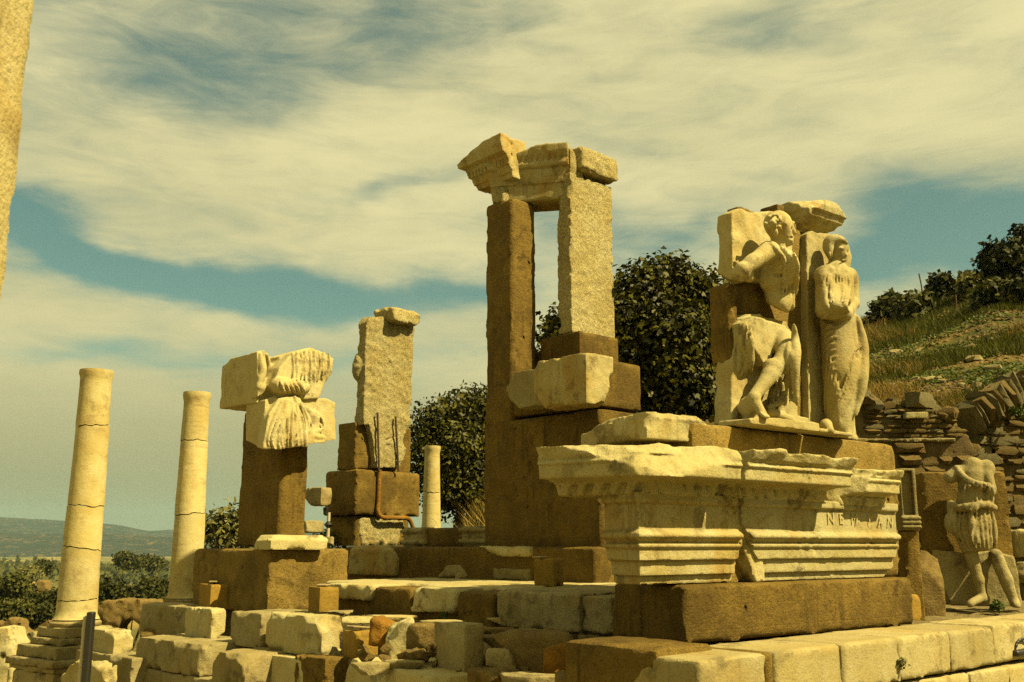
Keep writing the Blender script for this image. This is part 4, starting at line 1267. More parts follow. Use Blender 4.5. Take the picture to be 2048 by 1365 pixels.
def relief_left():
    f = FA
    root = empty('seated_figure_relief', f.w(1.0, 0, 0), 'broken marble relief of a man with bent arm and bare leg', 'relief', rz=f.rz)
    # upper fragment: slab and bust
    lo, hi = bounds(f, [(1425, 415), (1605, 640)], [-.26, .5])
    s = Fig(f, lo, hi, .0115)
    s.poly([(1464, 424), (1473, 419), (1520, 424), (1560, 428), (1584, 440), (1584, 560), (1560, 566), (1500, 562), (1465, 562)], 0.0, .18)
    s.rough(.012, 9, 3, 3); s.rough(.02, 3, 2, 4)
    # chest and belly, turned to the right
    s.E((1552, 538, .12), (.165, .12, .19), .04, rot=.10)
    s.E((1563, 520, .22), (.11, .10, .10), .05)
    s.E((1546, 566, .08), (.17, .10, .11), .05)
    s.E((1558, 596, .09), (.15, .11, .17), .05)
    s.E((1566, 527, .18), (.085, .06, .055), .04)                 # pectoral
    s.groove([(1545, 548, .32), (1560, 552, .33), (1572, 548, .33)], .012)
    # neck and head
    s.C((1553, 515, .19), (1560, 470, .24), .078, .072, .03)
    s.E((1560, 455, .25), (.110, .120, .145), .02, rot=-.10)
    s.E((1552, 448, .24), (.108, .118, .115), .03)                 # hair mass
    s.E((1572, 478, .27), (.062, .075, .062), .025)               # jaw
    s.E((1578, 486, .28), (.034, .045, .030), .02)                # chin
    s.C((1583, 452, .30), (1589, 466, .315), .017, .022, .012)    # nose
    s.C((1572, 447, .34), (1586, 446, .31), .020, .016, .012)     # brow
    s.E((1580, 457, .335), (.018, .02, .013), .010, sub=True)     # eye hollow
    s.E((1579, 457, .325), (.013, .014, .010), .004)
    s.C((1577, 473, .335), (1587, 474, .315), .010, .008, .006)   # lips
    s.groove([(1575, 476, .345), (1588, 477, .315)], .005, k=.004)
    s.E((1551, 465, .34), (.022, .028, .040), .012); s.E((1552, 465, .365), (.010, .012, .02), .006, sub=True)  # ear
    rs = np.random.default_rng(5)
    for i in range(46):                                             # curls
        a = rs.uniform(0, 6.28); q = rs.uniform(.25, 1)
        px = 1556 + 26 * math.cos(a) * q; py = 445 + 17 * math.sin(a) * q
        if px > 1578 and py > 446: continue
        s.E((px, py, .25 + .125 * math.sqrt(max(0, 1 - q * q)) + .0), (.020, .020, .018), .010)
    # near shoulder, arm bent with the hand at the hip
    s.E((1538, 502, .24), (.095, .10, .09), .04)
    s.C((1534, 505, .26), (1486, 537, .22), .082, .066, .035)
    s.C((1484, 538, .22), (1500, 556, .14), .062, .045, .03)
    s.E((1480, 548, .18), (.075, .09, .075), .03)
    s.C((1504, 540, .18), (1502, 558, .18), .018, .018, .01)
    # cloth over the far shoulder
    for i in range(5):
        x = 1566 + i * 6
        s.fold([(x - 4, 494 + i * 3, .25), (x + 3, 520 + i * 2, .26 - i * .012), (x + 2, 556, .24 - i * .015), (x - 2 + i, 588, .20 - i * .01)], .019, .016)
    for i in range(4):
        x = 1569 + i * 6
        s.groove([(x - 3, 500 + i * 3, .285), (x + 3, 526, .285 - i * .012), (x + 1, 572, .25 - i * .012)], .008)
    s.groove([(1540, 482, .29), (1553, 497, .31), (1566, 510, .30)], .010)
    s.fold([(1539, 486, .26), (1551, 500, .28), (1566, 516, .29), (1570, 540, .28)], .016)
    # hanging end of the cloth and the broken underside
    s.C((1572, 560, .14), (1580, 612, .08), .085, .05, .04)
    p0 = s.p((1475, 556, .20)); p1 = s.p((1583, 634, .10))
    s.cut(tuple(p0), tuple(np.cross(p1 - p0, [0, -1, -.55])[[0, 1, 2]] * np.sign(np.cross(p1 - p0, [0, -1, -.55])[2]) * -1), .035, 7, seed=8)
    s.rough(.006, 14, 3, 7); s.rough(.010, 5, 2, 9)
    s.done('bust_fragment', 'statue', root)
    # lower fragment: slab, leg and cloth
    lo, hi = bounds(f, [(1425, 615), (1650, 880)], [-.24, .5])
    s = Fig(f, lo, hi, .0115)
    s.poly([(1468, 700), (1476, 645), (1500, 628), (1540, 634), (1576, 640), (1590, 700), (1598, 830), (1640, 842), (1642, 868), (1462, 846), (1464, 760)], 0.0, .20)
    s.rough(.012, 8, 3, 5)
    s.poly([(1490, 645), (1506, 634), (1545, 640), (1574, 648), (1582, 700), (1572, 730), (1556, 732), (1556, 702), (1546, 708), (1540, 728), (1530, 732), (1520, 712), (1506, 692), (1496, 690)], -.13, .05, .03)
    s.rough(.022, 5, 3, 91, lambda X, Y, Z: (Z > 1.0) & (X > -9) & (Y > -9))
    s.C((1566, 676, .12), (1573, 706, .24), .10, .092, .03)                             # end of the thigh
    s.E((1573, 713, .25), (.085, .09, .09), .02)                                        # knee
    s.C((1570, 716, .25), (1540, 752, .22), .088, .075, .02)                            # shin
    s.C((1540, 752, .22), (1507, 793, .20), .078, .052, .02)
    s.E((1545, 738, .20), (.08, .085, .10), .03, rot=.6)                               # calf
    s.E((1507, 797, .20), (.055, .06, .05), .02)
    s.C((1507, 800, .20), (1524, 826, .28), .050, .038, .02)                            # foot
    for i in range(5): s.C((1521 + i * 2.5, 826 + i * .6, .29), (1526 + i * 2.5, 832 + i * .6, .33), .015, .012, .006)
    s.C((1572, 735, .10), (1560, 822, .12), .075, .05, .03)                             # far leg under the cloth
    s.C((1545, 826, .16), (1580, 838, .16), .05, .04, .03)                              # far foot
    for i, (x0, x1) in enumerate(((1486, 1482), (1493, 1490), (1500, 1499), (1480, 1475))):   # cloth hanging at the left
        s.fold([(x0, 650, .06), (x0 - 1, 700, .075), (x1, 752 - i * 3, .06)], .022, .030)
    s.groove([(1490, 656, .09), (1487, 748, .10)], .008); s.groove([(1497, 660, .09), (1495, 744, .10)], .008)
    for i in range(7):                                                                   # cloth between and beside the legs
        x = 1541 + i * 8
        y0 = 772 - i * 9 if i < 4 else 660 + i * 6
        s.fold([(x + 4, y0, .13), (x + 1, y0 + 40, .13), (x - 2, 815 - i * 1.5, .12)], .021, .026)
    for i in range(6):
        x = 1545 + i * 8; s.groove([(x + 4, 765 - i * 8, .165), (x, 812, .16)], .008)
    s.fold([(1585, 652, .10), (1590, 700, .12), (1587, 760, .11), (1592, 812, .10)], .034, .03)
    s.poly([(1500, 836), (1560, 836), (1640, 846), (1640, 868), (1500, 852)], -.30, .05)      # ledge the feet stand on
    s.E((1500, 815, .12), (.10, .10, .10), .05)
    s.rough(.006, 14, 3, 17); s.rough(.010, 5, 2, 19)
    s.V[:, :, :] = np.maximum(s.V, (.004 - s.ax[2])[None, None, :])
    s.done('leg_fragment', 'statue', root)
    # side block of the slab that still shows at the left
    xx = FA.right(1464, 560, 0)[0]
    on_fp('concrete_fill', 'concrete', (xx - .03, .02, FA.right(1464, 722, 0)[2]), (xx + .09, .27, FA.right(1464, 563, 0)[2] - .002), .025, f=FA, parent=core)
relief_left()

def relief_right():
    f = FA
    lo, hi = bounds(f, [(1605, 455), (1735, 885)], [-.26, .5])
    s = Fig(f, lo, hi, .0115)
    s.poly([(1613, 468), (1624, 462), (1660, 470), (1694, 484), (1700, 500), (1702, 560), (1700, 700), (1712, 830), (1716, 880), (1618, 866)], 0.0, .26)
    s.rough(.010, 9, 3, 33); s.rough(.016, 3, 2, 34)
    # legs and skirt
    s.C((1678, 655, .16), (1684, 745, .17), .20, .205, .03, flat=1.2)
    s.C((1684, 745, .17), (1680, 848, .15), .205, .14, .03, flat=1.2)
    s.E((1704, 690, .15), (.14, .15, .20), .05)                    # hip to the right
    # torso
    s.C((1672, 560, .16), (1676, 640, .17), .185, .19, .03, flat=1.2)
    s.E((1652, 552, .17), (.11, .12, .11), .05); s.E((1694, 556, .16), (.10, .11, .11), .05)
    # arms wrapped in the cloak
    s.C((1647, 556, .20), (1648, 618, .22), .085, .078, .03)
    s.C((1648, 622, .24), (1690, 628, .30), .080, .070, .03)
    s.C((1700, 560, .17), (1707, 606, .20), .078, .066, .03)
    s.C((1706, 608, .22), (1694, 622, .30), .062, .052, .03)
    s.E((1693, 600, .33), (.05, .05, .06), .03)
    # neck, head and face
    s.C((1672, 540, .16), (1675, 512, .18), .085, .075, .03)
    s.E((1674, 500, .18), (.105, .115, .135), .02)
    s.E((1668, 492, .16), (.110, .115, .115), .03)
    s.E((1684, 515, .23), (.055, .06, .06), .02)
    s.C((1688, 500, .27), (1692, 511, .285), .013, .018, .010)
    s.C((1679, 496, .285), (1693, 497, .265), .014, .012, .010)
    s.E((1683, 502, .29), (.015, .015, .011), .008, sub=True); s.E((1692, 503, .265), (.012, .013, .010), .006, sub=True)
    s.C((1684, 520, .285), (1692, 520, .27), .009, .008, .006)
    s.E((1659, 508, .22), (.018, .022, .035), .010)
    s.fold([(1660, 520, .2), (1657, 500, .25), (1664, 483, .25), (1680, 478, .24), (1692, 487, .2)], .030, .024)
    # cloak folds sweeping from the shoulder to the forearm
    for i in range(9):
        x = 1650 + i * 5.6
        s.fold([(x, 546 + abs(i - 4) * 1.5, .285 - abs(i - 5) * .008), (x - 4 + i * 1.0, 582, .325 - abs(i - 4) * .006), (1652 + i * 4.4, 612, .325), (1668 + i * 3.6, 628 - i * .6, .325)], .014, .017, .010)
    for i in range(8):
        x = 1653 + i * 5.6
        s.groove([(x, 552 + abs(i - 4), .31 - abs(i - 5) * .006), (x - 4 + i * 1.0, 586, .345 - abs(i - 4) * .004), (1655 + i * 4.4, 614, .345)], .0075)
    for i in range(4):
        s.fold([(1646 + i * 2, 560 + i * 6, .27), (1641 + i * 3, 596 + i * 4, .29), (1650 + i * 5, 624 + i * 1.5, .32)], .014)
    s.groove([(1645, 640, .32), (1668, 645, .37), (1692, 638, .35)], .020, k=.012)
    # skirt: crumpled folds at the left, long sweep from the right hip
    for i in range(9):
        y = 655 + i * 13
        s.fold([(1648, y + 8, .20), (1656, y - 2, .27), (1668 + (i % 3) * 3, y - 7, .31)], .013, .010)
    for i in range(6):
        x = 1652 + i * 5
        s.fold([(x + 2, 700 + i * 16, .27), (x, 770 + i * 6, .28), (x - 1, 845, .24)], .016, .018)
        s.groove([(x + 4, 712 + i * 16, .29), (x + 2, 775 + i * 6, .30), (x + 1, 842, .265)], .007)
    for i in range(6):
        s.fold([(1722 - i * 3.0, 668 + i * 8, .20 + i * .022), (1716 - i * 5, 730 + i * 8, .24 + i * .018), (1700 - i * 6, 795 + i * 5, .26), (1676 - i * 3, 838 + i * 3, .24)], .017, .013)
        s.groove([(1720 - i * 3.0, 678 + i * 8, .23 + i * .022), (1712 - i * 5, 742 + i * 8, .27 + i * .016), (1695 - i * 6, 802 + i * 5, .285)], .007)
    s.fold([(1712, 636, .16), (1724, 700, .16), (1720, 770, .14), (1708, 830, .10)], .045, .03, .03)
    # feet and base
    s.C((1652, 850, .16), (1660, 861, .28), .055, .032, .04)
    s.C((1688, 856, .12), (1697, 868, .24), .055, .032, .04)
    s.poly([(1640, 857), (1700, 866), (1716, 880), (1640, 872)], -.28, .05)
    s.rough(.005, 14, 3, 37); s.rough(.009, 5, 2, 39)
    s.V[:, :, :] = np.maximum(s.V, (.004 - s.ax[2])[None, None, :])
    s.done('standing_figure_relief', 'statue', None, 'tall marble relief of a standing robed figure with folded arms', 'relief')
relief_right()
# fragments on the top of the panel
fk = Fr.px(1612, 458, RA, Y=FA.right(1600, 440, -.1)[1] * 0 + FA.w(*FA.right(1600, 440, -.05)).y)
s = Sculpt((-.02, -.05, -.02), (.62, .5, .42), .014)
X, Y, Z = s.grid()
kr, kl, kh = fk.right(1667, 430)[0], fk.left(1562, 430)[1], fk.right(1610, 398)[2]
s = Sculpt((-.16, -.18, -.02), (kr + .05, kl + .1, kh + .02), .014); X, Y, Z = s.grid()
off = np.interp(Z / kh, [0, .10, .11, .22, .23, .38, .40, .6, .62, .8, 1], [-.10, -.09, -.07, -.03, .0, .03, .06, .08, .11, .13, .13])
d = np.maximum(np.maximum(-Y - off, Y - kl), np.maximum(-X - off * .3, X - kr - off)); d = np.maximum(np.maximum(d, -Z), Z - kh)
s.V = (d + 0 * X).astype(np.float32)
s.cut((0, 0, kh * .8), (-.55, -.45, .7), .03, seed=3); s.cut((kr, 0, kh * .9), (.5, -.3, .8), .03, seed=3); s.rough(.012, 7, 3, 2)
V, F = s.mesh()
tag(mesh_obj('cornice_fragment', V, F, M['marble_warm'], None, fk.O, fk.rz), 'moulded cornice fragment jutting out above the two relief figures', 'cornice fragment')
tag(block('concrete_stub', 'concrete', 1556, 438, 406, pl=1519, pr=1562, az=RA, Y=fk.O.y - .05, h=.02, amp=.003, chip=.01, lx=.12), 'small dark concrete stub beside the cornice fragment, above the relief of the man', 'concrete block')

# --- draped fragments on the left pier ---------------------------------------------------------------
def draped_lower():
    f = Fr.px(522, 905, PA, Y=12.25)
    lo, hi = bounds(f, [(505, 780), (690, 965)], [-.42, .28])
    s = Fig(f, lo, hi, .0140)
    s.poly([(528, 900), (530, 800), (560, 790), (655, 798), (671, 806), (672, 935), (655, 945), (620, 938), (560, 906)], 0, .42)
    s.rough(.008, 6, 3, 3)
    s.poly([(526, 898), (538, 830), (558, 796), (600, 794), (625, 850), (632, 900), (606, 916), (560, 906)], -.10, .05, .05)
    s.E((572, 846, .04), (.17, .13, .30), .06); s.E((550, 880, .02), (.16, .13, .18), .05); s.E((592, 878, .05), (.16, .10, .20), .05)
    rs = np.random.default_rng(2)
    for i in range(8):                                              # long upright folds
        x = 538 + i * 9.5; top = 566 + i * 3.5; j1, j2 = rs.uniform(-3, 3, 2)
        s.fold([(top, 800 + i, .14), (550 + i * 7.2 + j1, 842, .2), (x + j2, 880, .2), (x + 3, 906 - abs(6 - i) * 1.5, .2)], .024 + .010 * (i % 3 == 1), .034)
        s.groove([(top + 4, 804 + i, .17), (556 + i * 7.2 + j1, 846, .2), (x + 5 + j2, 884, .2), (x + 7, 906 - abs(6 - i) * 1.5, .2)], .016, .022)
    s.fold([(588, 794, .16), (602, 812, .18), (618, 824, .16), (636, 830, .14), (646, 845, .12)], .032, .028)
    s.fold([(590, 800, .16), (612, 830, .18), (622, 852, .16)], .022, .02)
    zig = [(646, 842), (646, 858), (624, 866), (630, 874), (648, 876), (642, 886), (622, 885), (630, 896), (649, 896), (642, 908), (620, 901), (632, 914), (646, 916)]
    s.tube([s.p((x, y, .05)) for x, y in zig], .034, .028, .010, n=40)
    s.poly([(612, 820), (640, 836), (640, 905), (616, 908)], -.06, .05, .03)
    s.fold([(600, 806, .14), (613, 850, .14), (610, 905, .13)], .03, .03)
    s.groove([(606, 815, .17), (619, 860, .16), (617, 904, .16)], .018)
    p = s.p((560, 902, .2)); s.cut(tuple(p), (.16, .25, -.92), .02, 7, seed=4)
    s.rough(.006, 12, 3, 7)
    s.done('drapery_fragment', 'statue', None, 'marble block carved with hanging drapery and a zigzag cloak hem, on the left pier', 'sculpture fragment')
draped_lower()
def draped_upper():
    f = Fr.px(512, 806, PA, Y=12.35)
    yl_ = f.left(441, 765)[1]
    lo = (-.05, -.42, -.05); hi = (f.right(668, 740)[0] + .25, yl_ + .05, f.right(620, 688, .2)[2])
    s = Fig(f, lo, hi, .0145)
    xe = f.right(606, 760)[0]
    s.box((0, 0, 0), (xe, yl_, f.right(512, 703)[2]), .01)
    s.cut((0, yl_ * .75, f.right(512, 703)[2] * .98), (-.12, .3, .95), .02, seed=2); s.rough(.012, 5, 3, 3)
    s.E((545, 738, -.02), (.14, .16, .20), .04, sub=True)                   # hollow between the two masses
    s.poly([(514, 704), (530, 700), (534, 730), (528, 785), (515, 795)], -.07, .1, .03)
    s.fold([(520, 708, .06), (524, 745, .10), (514, 775, .06)], .04, .034); s.fold([(532, 708, .04), (536, 750, .06)], .03)
    s.E((520, 775, .04), (.07, .07, .06), .04)
    # draped torso lying on its side: a broken plate of cloth with deep pleats
    s.poly([(560, 735), (585, 706), (600, 700), (622, 695), (642, 703), (668, 718), (664, 745), (650, 768), (638, 798), (596, 800), (558, 794), (548, 770)], -.20, .22, .05)
    s.E((606, 745, .10), (.20, .12, .24), .06); s.E((640, 735, .08), (.15, .10, .20), .06)
    s.cut(tuple(s.p((640, 700, .1))), (.35, -.2, .9), .03, 6, seed=12)
    s.C((556, 772, .20), (606, 776, .24), .10, .09, .04); s.E((562, 772, .26), (.085, .08, .09), .03)     # forearm wrapped in cloth
    rs = np.random.default_rng(4)
    for i in range(9):
        x = 584 + i * 9; j1 = rs.uniform(-3, 3)
        s.fold([(x, 702 + abs(i - 4), .2), (x + 2 + j1, 732, .2), (x + 3 - i, 768 - i, .2)], .022 + .010 * (i % 2), .026)
        s.groove([(x + 5, 704 + abs(i - 4), .2), (x + 7 + j1, 734, .2), (x + 8 - i, 766 - i, .2)], .016)
    for i in range(5):
        s.groove([(556 + i * 8, 760, .3), (560 + i * 10, 775, .3), (568 + i * 9, 788, .3)], .010)
        s.fold([(560 + i * 8, 758, .3), (565 + i * 10, 774, .3), (573 + i * 9, 788, .3)], .012)
    s.V[:] = np.maximum(s.V, (.004 - s.ax[2])[None, None, :])
    s.cut(tuple(s.p((640, 797, .1))), (.75, 0, -.55), .03, seed=5); s.cut(tuple(s.p((664, 735, .1))), (.9, .1, -.3), .04, 6, seed=6)
    s.rough(.006, 12, 3, 8)
    s.done('drapery_fragment', 'statue', None, 'broken draped torso block lying across the top of the left pier', 'sculpture fragment')
draped_upper()

# --- marble slab standing on the middle pier ---------------------------------------------------------
def mid_slab():
    f = Fr(FM.w(.10, -.02, mh + .005), MA)
    lo, hi = bounds(f, [(690, 625), (835, 945)], [-.5, .1])
    lo[2] = -.02
    s = Fig(f, lo, hi, .0175)
    s.poly([(727, 850), (733, 645), (742, 632), (800, 636), (829, 646), (824, 760), (820, 850), (806, 880), (812, 905), (800, 936), (752, 936), (746, 880), (738, 848)], 0, .24)
    s.poly([(727, 850), (731, 700), (770, 700), (770, 850)], .1, .30, .04)
    s.ell(f.right(716, 735, -.22), (.10, .12, .26), .05)
    s.rough(.02, 5, 3, 3); s.rough(.022, 13, 3, 5)
    s.groove([(750, 888, .01), (785, 876, .01), (806, 868, .01)], .012)
    s.done('standing_slab', 'marble_rough', None, 'tall rough marble slab standing upright in the middle pier, cracked near its foot', 'marble slab')
mid_slab()
tag(block('capstone', 'marble_rough', 788, 641, 612, pl=739, pr=841, az=38, Y=18.75, ly=.6, h=.02, amp=.03, ns=4, chip=.08, r=.05,
          cuts=[(1, 0, .4, .5, -.2, -.7, .04), (0, 1, .4, -.5, .3, -.6, .04), (.9, 0, .85, .4, -.3, .8, .03)]), 'flat rough stone lying on top of the tall slab of the middle pier', 'stone block')

# --- headless statue at far right --------------------------------------------------------------------
GA = 98.0
FG = Fr.px(1950, 1214, GA, Y=11.85)
def headless():
    f = FG
    root = empty('headless_statue', f.w(0, 0, 0), 'headless marble statue in a knotted tunic against a brown concrete slab at far right', 'statue', rz=f.rz)
    a = f.right(1855, 1110, -.16); b = f.right(2016, 1000, -.16)
    zt_ = f.right(1900, 943, -.16)[2]; zb_ = f.right(1900, 1104, -.16)[2]
    on_fp('concrete_back', 'concrete', (a[0], .16, zb_ - .10), (b[0], .46, zt_), .03, f=f, parent=root, amp=.005, chip=.02)
    lo, hi = bounds(f, [(1850, 1085), (2048, 1222)], [-.44, .3])
    s = Fig(f, lo, hi, .015)
    s.poly([(1866, 1100), (1945, 1108), (1975, 1102), (2030, 1112), (2042, 1190), (2046, 1216), (1960, 1216), (1905, 1216), (1886, 1170), (1870, 1130)], .10, .44)
    s.rough(.008, 6, 3, 2)
    s.C((1940, 1100, .06), (1956, 1160, .07), .082, .062, .03); s.C((1956, 1160, .07), (1964, 1190, .06), .062, .045, .03)
    s.C((1964, 1196, .06), (1940, 1208, .20), .05, .04, .03); s.E((1964, 1198, .05), (.05, .06, .05), .03)
    s.C((1992, 1112, .0), (2012, 1160, .04), .08, .07, .04); s.C((2012, 1160, .04), (2030, 1208, .06), .07, .05, .03); s.C((2030, 1206, .06), (2034, 1212, .16), .05, .04, .03)
    s.V[:] = np.maximum(s.V, (.004 - s.ax[2])[None, None, :])
    s.rough(.008, 10, 3, 6)
    s.done('leg_fragment', 'marble_grey', root)
    lo, hi = bounds(f, [(1880, 912), (2005, 1112)], [-.2, .42])
    s = Fig(f, lo, hi, .013)
    s.C((1944, 950, .06), (1942, 1000, .07), .150, .145, .04, flat=1.15)
    s.C((1942, 1010, .07), (1948, 1045, .07), .160, .180, .04, flat=1.15)
    s.C((1944, 1050, .07), (1954, 1094, .06), .185, .185, .03, flat=1.2)
    s.E((1946, 930, .06), (.10, .10, .09), .04); s.E((1972, 938, .05), (.10, .10, .11), .04)
    s.C((1918, 945, .06), (1900, 955, .08), .085, .072, .03)                      # arm stump
    s.C((1972, 950, .10), (1984, 978, .14), .075, .05, .03)
    s.T([(1913, 936, .10), (1930, 956, .22), (1952, 967, .26), (1976, 972, .22), (1986, 985, .18)], .034, .036, .012, taper=False)   # baldric
    s.T([(1911, 940, .12), (1930, 961, .245), (1952, 972, .28), (1976, 978, .24)], .014, .014, .008)
    for i in range(9):
        x = 1918 + i * 8
        s.fold([(x + 4, 965 + abs(i - 4) * 2, .20 - abs(i - 4) * .012), (x + 2, 990, .22 - abs(i - 4) * .014), (x + 3, 1012, .22 - abs(i - 4) * .014)], .018, .020)
        s.groove([(x + 8, 968, .23 - abs(i - 4) * .014), (x + 7, 1008, .24 - abs(i - 4) * .015)], .008)
    s.T([(1902, 1010, .10), (1920, 1016, .22), (1945, 1012, .28), (1972, 1010, .22), (1988, 1016, .10)], .040, .040, .02, taper=False)     # rolled girdle
    s.E((1905, 1018, .10), (.06, .07, .10), .03); s.E((1946, 1016, .29), (.06, .05, .05), .02)
    s.fold([(1903, 1025, .12), (1902, 1050, .13), (1906, 1062, .10)], .05, .04, .03)
    for i in range(10):
        x = 1908 + i * 9
        s.fold([(1912 + i * 8, 1022, .19 - abs(i - 5) * .014), (x, 1055, .24 - abs(i - 5) * .020), (1922 + i * 7.6, 1096, .22 - abs(i - 5) * .018)], .017, .022)
        s.groove([(1917 + i * 8, 1026, .22 - abs(i - 5) * .014), (x + 5, 1058, .265 - abs(i - 5) * .020), (1926 + i * 7.6, 1094, .245 - abs(i - 5) * .018)], .007)
    s.fold([(1940, 1020, .27), (1944, 1060, .29), (1952, 1096, .27)], .035, .03)
    s.groove([(1958, 1030, .30), (1950, 1070, .31), (1954, 1096, .28)], .02)
    zc = f.right(1940, 1103, .1)[2]
    s.cut((0, 0, zc), (.12, 0, -.95), .02, 8, seed=4)
    s.rough(.006, 12, 3, 9)
    s.done('torso', 'marble_grey', root)
headless()
# ------------------------------------------------------------------ columns
def lathe(name, prof, mat, parent, loc, n=48, lean=0.0, wob=.004, seed=0):
    V = []; F = []
    for j, (r, z) in enumerate(prof):
        for i in range(n):
            a = 2 * math.pi * i / n
            V.append((r * math.cos(a), r * math.sin(a), z))
    V = np.array(V)
    nz = fbm(V[:, 0] * 1.0, V[:, 1], V[:, 2], 2.5, 3, seed) * wob + fbm(V[:, 0], V[:, 1], V[:, 2], 11, 2, seed) * wob * .4
    rr = np.hypot(V[:, 0], V[:, 1]) + 1e-9
    V[:, 0] *= 1 + nz / rr; V[:, 1] *= 1 + nz / rr
    m = len(prof)
    j, i = np.meshgrid(np.arange(m - 1), np.arange(n), indexing='ij'); i2 = (i + 1) % n
    F = np.stack([j * n + i, j * n + i2, (j + 1) * n + i2, (j + 1) * n + i], -1).reshape(-1, 4)
    F = [tuple(q) for q in F] + [tuple(range(n))[::-1], tuple(range((m - 1) * n, m * n))]
    return mesh_obj(name, [tuple(v) for v in V], F, M[mat], parent, loc, 0, sharp=45)

def column(label, pxb, yb, pxt, yt, wb, Y, breaks, seed, cap=True, group=None, bottom_extra=0.0):
    """shaft of drums parted by irregular cracks; wb = width in pixels at the foot"""
    B = at(pxb, yb, Y); T = at(pxt, yt, Y)
    r0 = wb * Y / 2032 / 2; r1 = r0 * .78; Ht = T.z - B.z
    root = empty('marble_column', (B.x, B.y, B.z - bottom_extra), label, 'column', group)
    rs = np.random.default_rng(seed)
    zs = [-bottom_extra] + [(at(pxb, y, Y).z - B.z) for y in breaks] + [Ht]
    n = 56
    # each break is a tilted, jagged ring
    rings = []
    for q, z in enumerate(zs):
        a = np.arange(n) * 2 * math.pi / n
        if q in (0, len(zs) - 1): rings.append(np.full(n, z)); continue
        t = rs.uniform(.03, .10) * r0 * 3; ph = rs.uniform(0, 6.28)
        rings.append(z + t * np.cos(a - ph) * .5 + .030 * fbm(np.cos(a) * 2, np.sin(a) * 2, a * 0 + q, 2.0, 3, seed + q))
    a = np.arange(n) * 2 * math.pi / n
    for q in range(len(zs) - 1):
        lo, hi = rings[q] + (.008 if q else 0), rings[q + 1] - (.008 if q < len(zs) - 2 else 0)
        m = max(4, int((zs[q + 1] - zs[q]) / .05)); V = []
        ts = np.concatenate([[0, .0], np.linspace(0, 1, m), [1]])
        for k_, t in enumerate(ts):
            z = lo + (hi - lo) * t
            rad = r0 + (r1 - r0) * np.clip(z / Ht, 0, 1)
            if k_ == 0: rad = rad * .2
            elif k_ == 1: rad = rad - .012
            elif k_ == len(ts) - 1: rad = rad - .012
            zz = z + (.010 if k_ == 1 else 0) * 0
            if cap and q == len(zs) - 2:
                d = Ht - z
                rad = rad + np.where(d < .035, .022, np.where(d < .06, .026, np.where(d < .085, .004, np.where(d < .11, .014, np.where(d < .2, .006 * (1 - (d - .11) / .09), 0)))))
            if q == 0: rad = rad + np.clip(.07 - (z + bottom_extra), 0, 1) * .55
            V.append(np.stack([rad * np.cos(a), rad * np.sin(a), z + 0 * a], 1))
        V = np.concatenate(V)
        nz = fbm(V[:, 0], V[:, 1], V[:, 2], 3, 3, seed + q) * .006 + fbm(V[:, 0], V[:, 1], V[:, 2], 14, 2, seed + q) * .003
        rr = np.hypot(V[:, 0], V[:, 1]); V[:, 0] *= 1 + nz / rr; V[:, 1] *= 1 + nz / rr
        mm = len(ts)
        j, i = np.meshgrid(np.arange(mm - 1), np.arange(n), indexing='ij'); i2 = (i + 1) % n
        F = np.stack([j * n + i, j * n + i2, (j + 1) * n + i2, (j + 1) * n + i], -1).reshape(-1, 4)
        F = [tuple(int(x) for x in f_) for f_ in F] + [tuple(range((mm - 1) * n, mm * n))]
        mesh_obj('drum', [tuple(v) for v in V], F, M['column'], root, B + Vector((rs.uniform(-.008, .008), rs.uniform(-.008, .008), 0)), 0, sharp=45)
    return root, B, r0

CG2 = 'free-standing marble columns on the left'
col1, B1, r1_ = column('tallest pale column at far left on a stepped moulded pedestal', 152, 1238, 191, 742, 77, 15.0, [1198, 1098, 1012, 852], 3, group=CG2)
for nm, (ra, rb, z0, z1, mt) in {'torus': (1.18, 1.10, -.10, 0, 'marble_grey')}.items():
    lathe('column_base', [(.02, -.10), (r1_ * 1.16, -.10), (r1_ * 1.24, -.075), (r1_ * 1.24, -.045), (r1_ * 1.15, -.02), (r1_ * 1.06, -.012), (r1_ * 1.05, .0)], 'marble_grey', col1, B1)
fcol = Fr((B1.x, B1.y, B1.z), 38)
def plinth(name, half, z0, z1, mat, chip=.02):
    on_fp(name, mat, (-half, -half, z0), (half, half, z1), .022, f=fcol, parent=col1, chip=chip, amp=.005)
plinth('plinth', r1_ * 1.28, -.24, -.101, 'marble_grey')
plinth('pedestal_step', r1_ * 1.55, -.335, -.242, 'marble_grey')
plinth('pedestal_step', r1_ * 1.95, -.50, -.337, 'marble_grey')
plinth('pedestal_cornice', r1_ * 2.30, -.60, -.502, 'marble_grey')
plinth('pedestal_moulding', r1_ * 2.1, -.68, -.602, 'marble_grey')
plinth('pedestal_die', r1_ * 2.0, -2.2, -.682, 'marble_grey')
col2, B2, r2_ = column('second marble column with an orange stained shaft, half behind the left pier', 369, 1196, 403, 786, 64, 16.5, [1030, 884], 8, group=CG2)
lathe('column_base', [(.02, -1.3), (r2_ * 1.5, -1.3), (r2_ * 1.5, -.12), (r2_ * 1.25, -.10), (r2_ * 1.25, -.03), (r2_ * 1.08, 0)], 'marble_grey', col2, B2)
s = Sculpt((-.06, -.06, -.03), (.06, .06, .03), .012)
col3, B3, r3_ = column('short pale column stump between the middle pier and the tower', 862, 1052, 865, 893, 38, 23.5, [984], 14, group=None, cap=True, bottom_extra=1.6)

# near marble pier at the left edge of the picture
fN = Fr((at(76, 0, 2.15).x, 1.85, -1.7), 90)
near = on_fp('near_pier', 'marble_warm', (-.55, 0, 0), (0, .30, 3.4), .03, f=fN, parent=None, amp=.006, chip=.012)
tag(near, 'blurred close marble pier cut off by the left edge of the photo', 'pier')

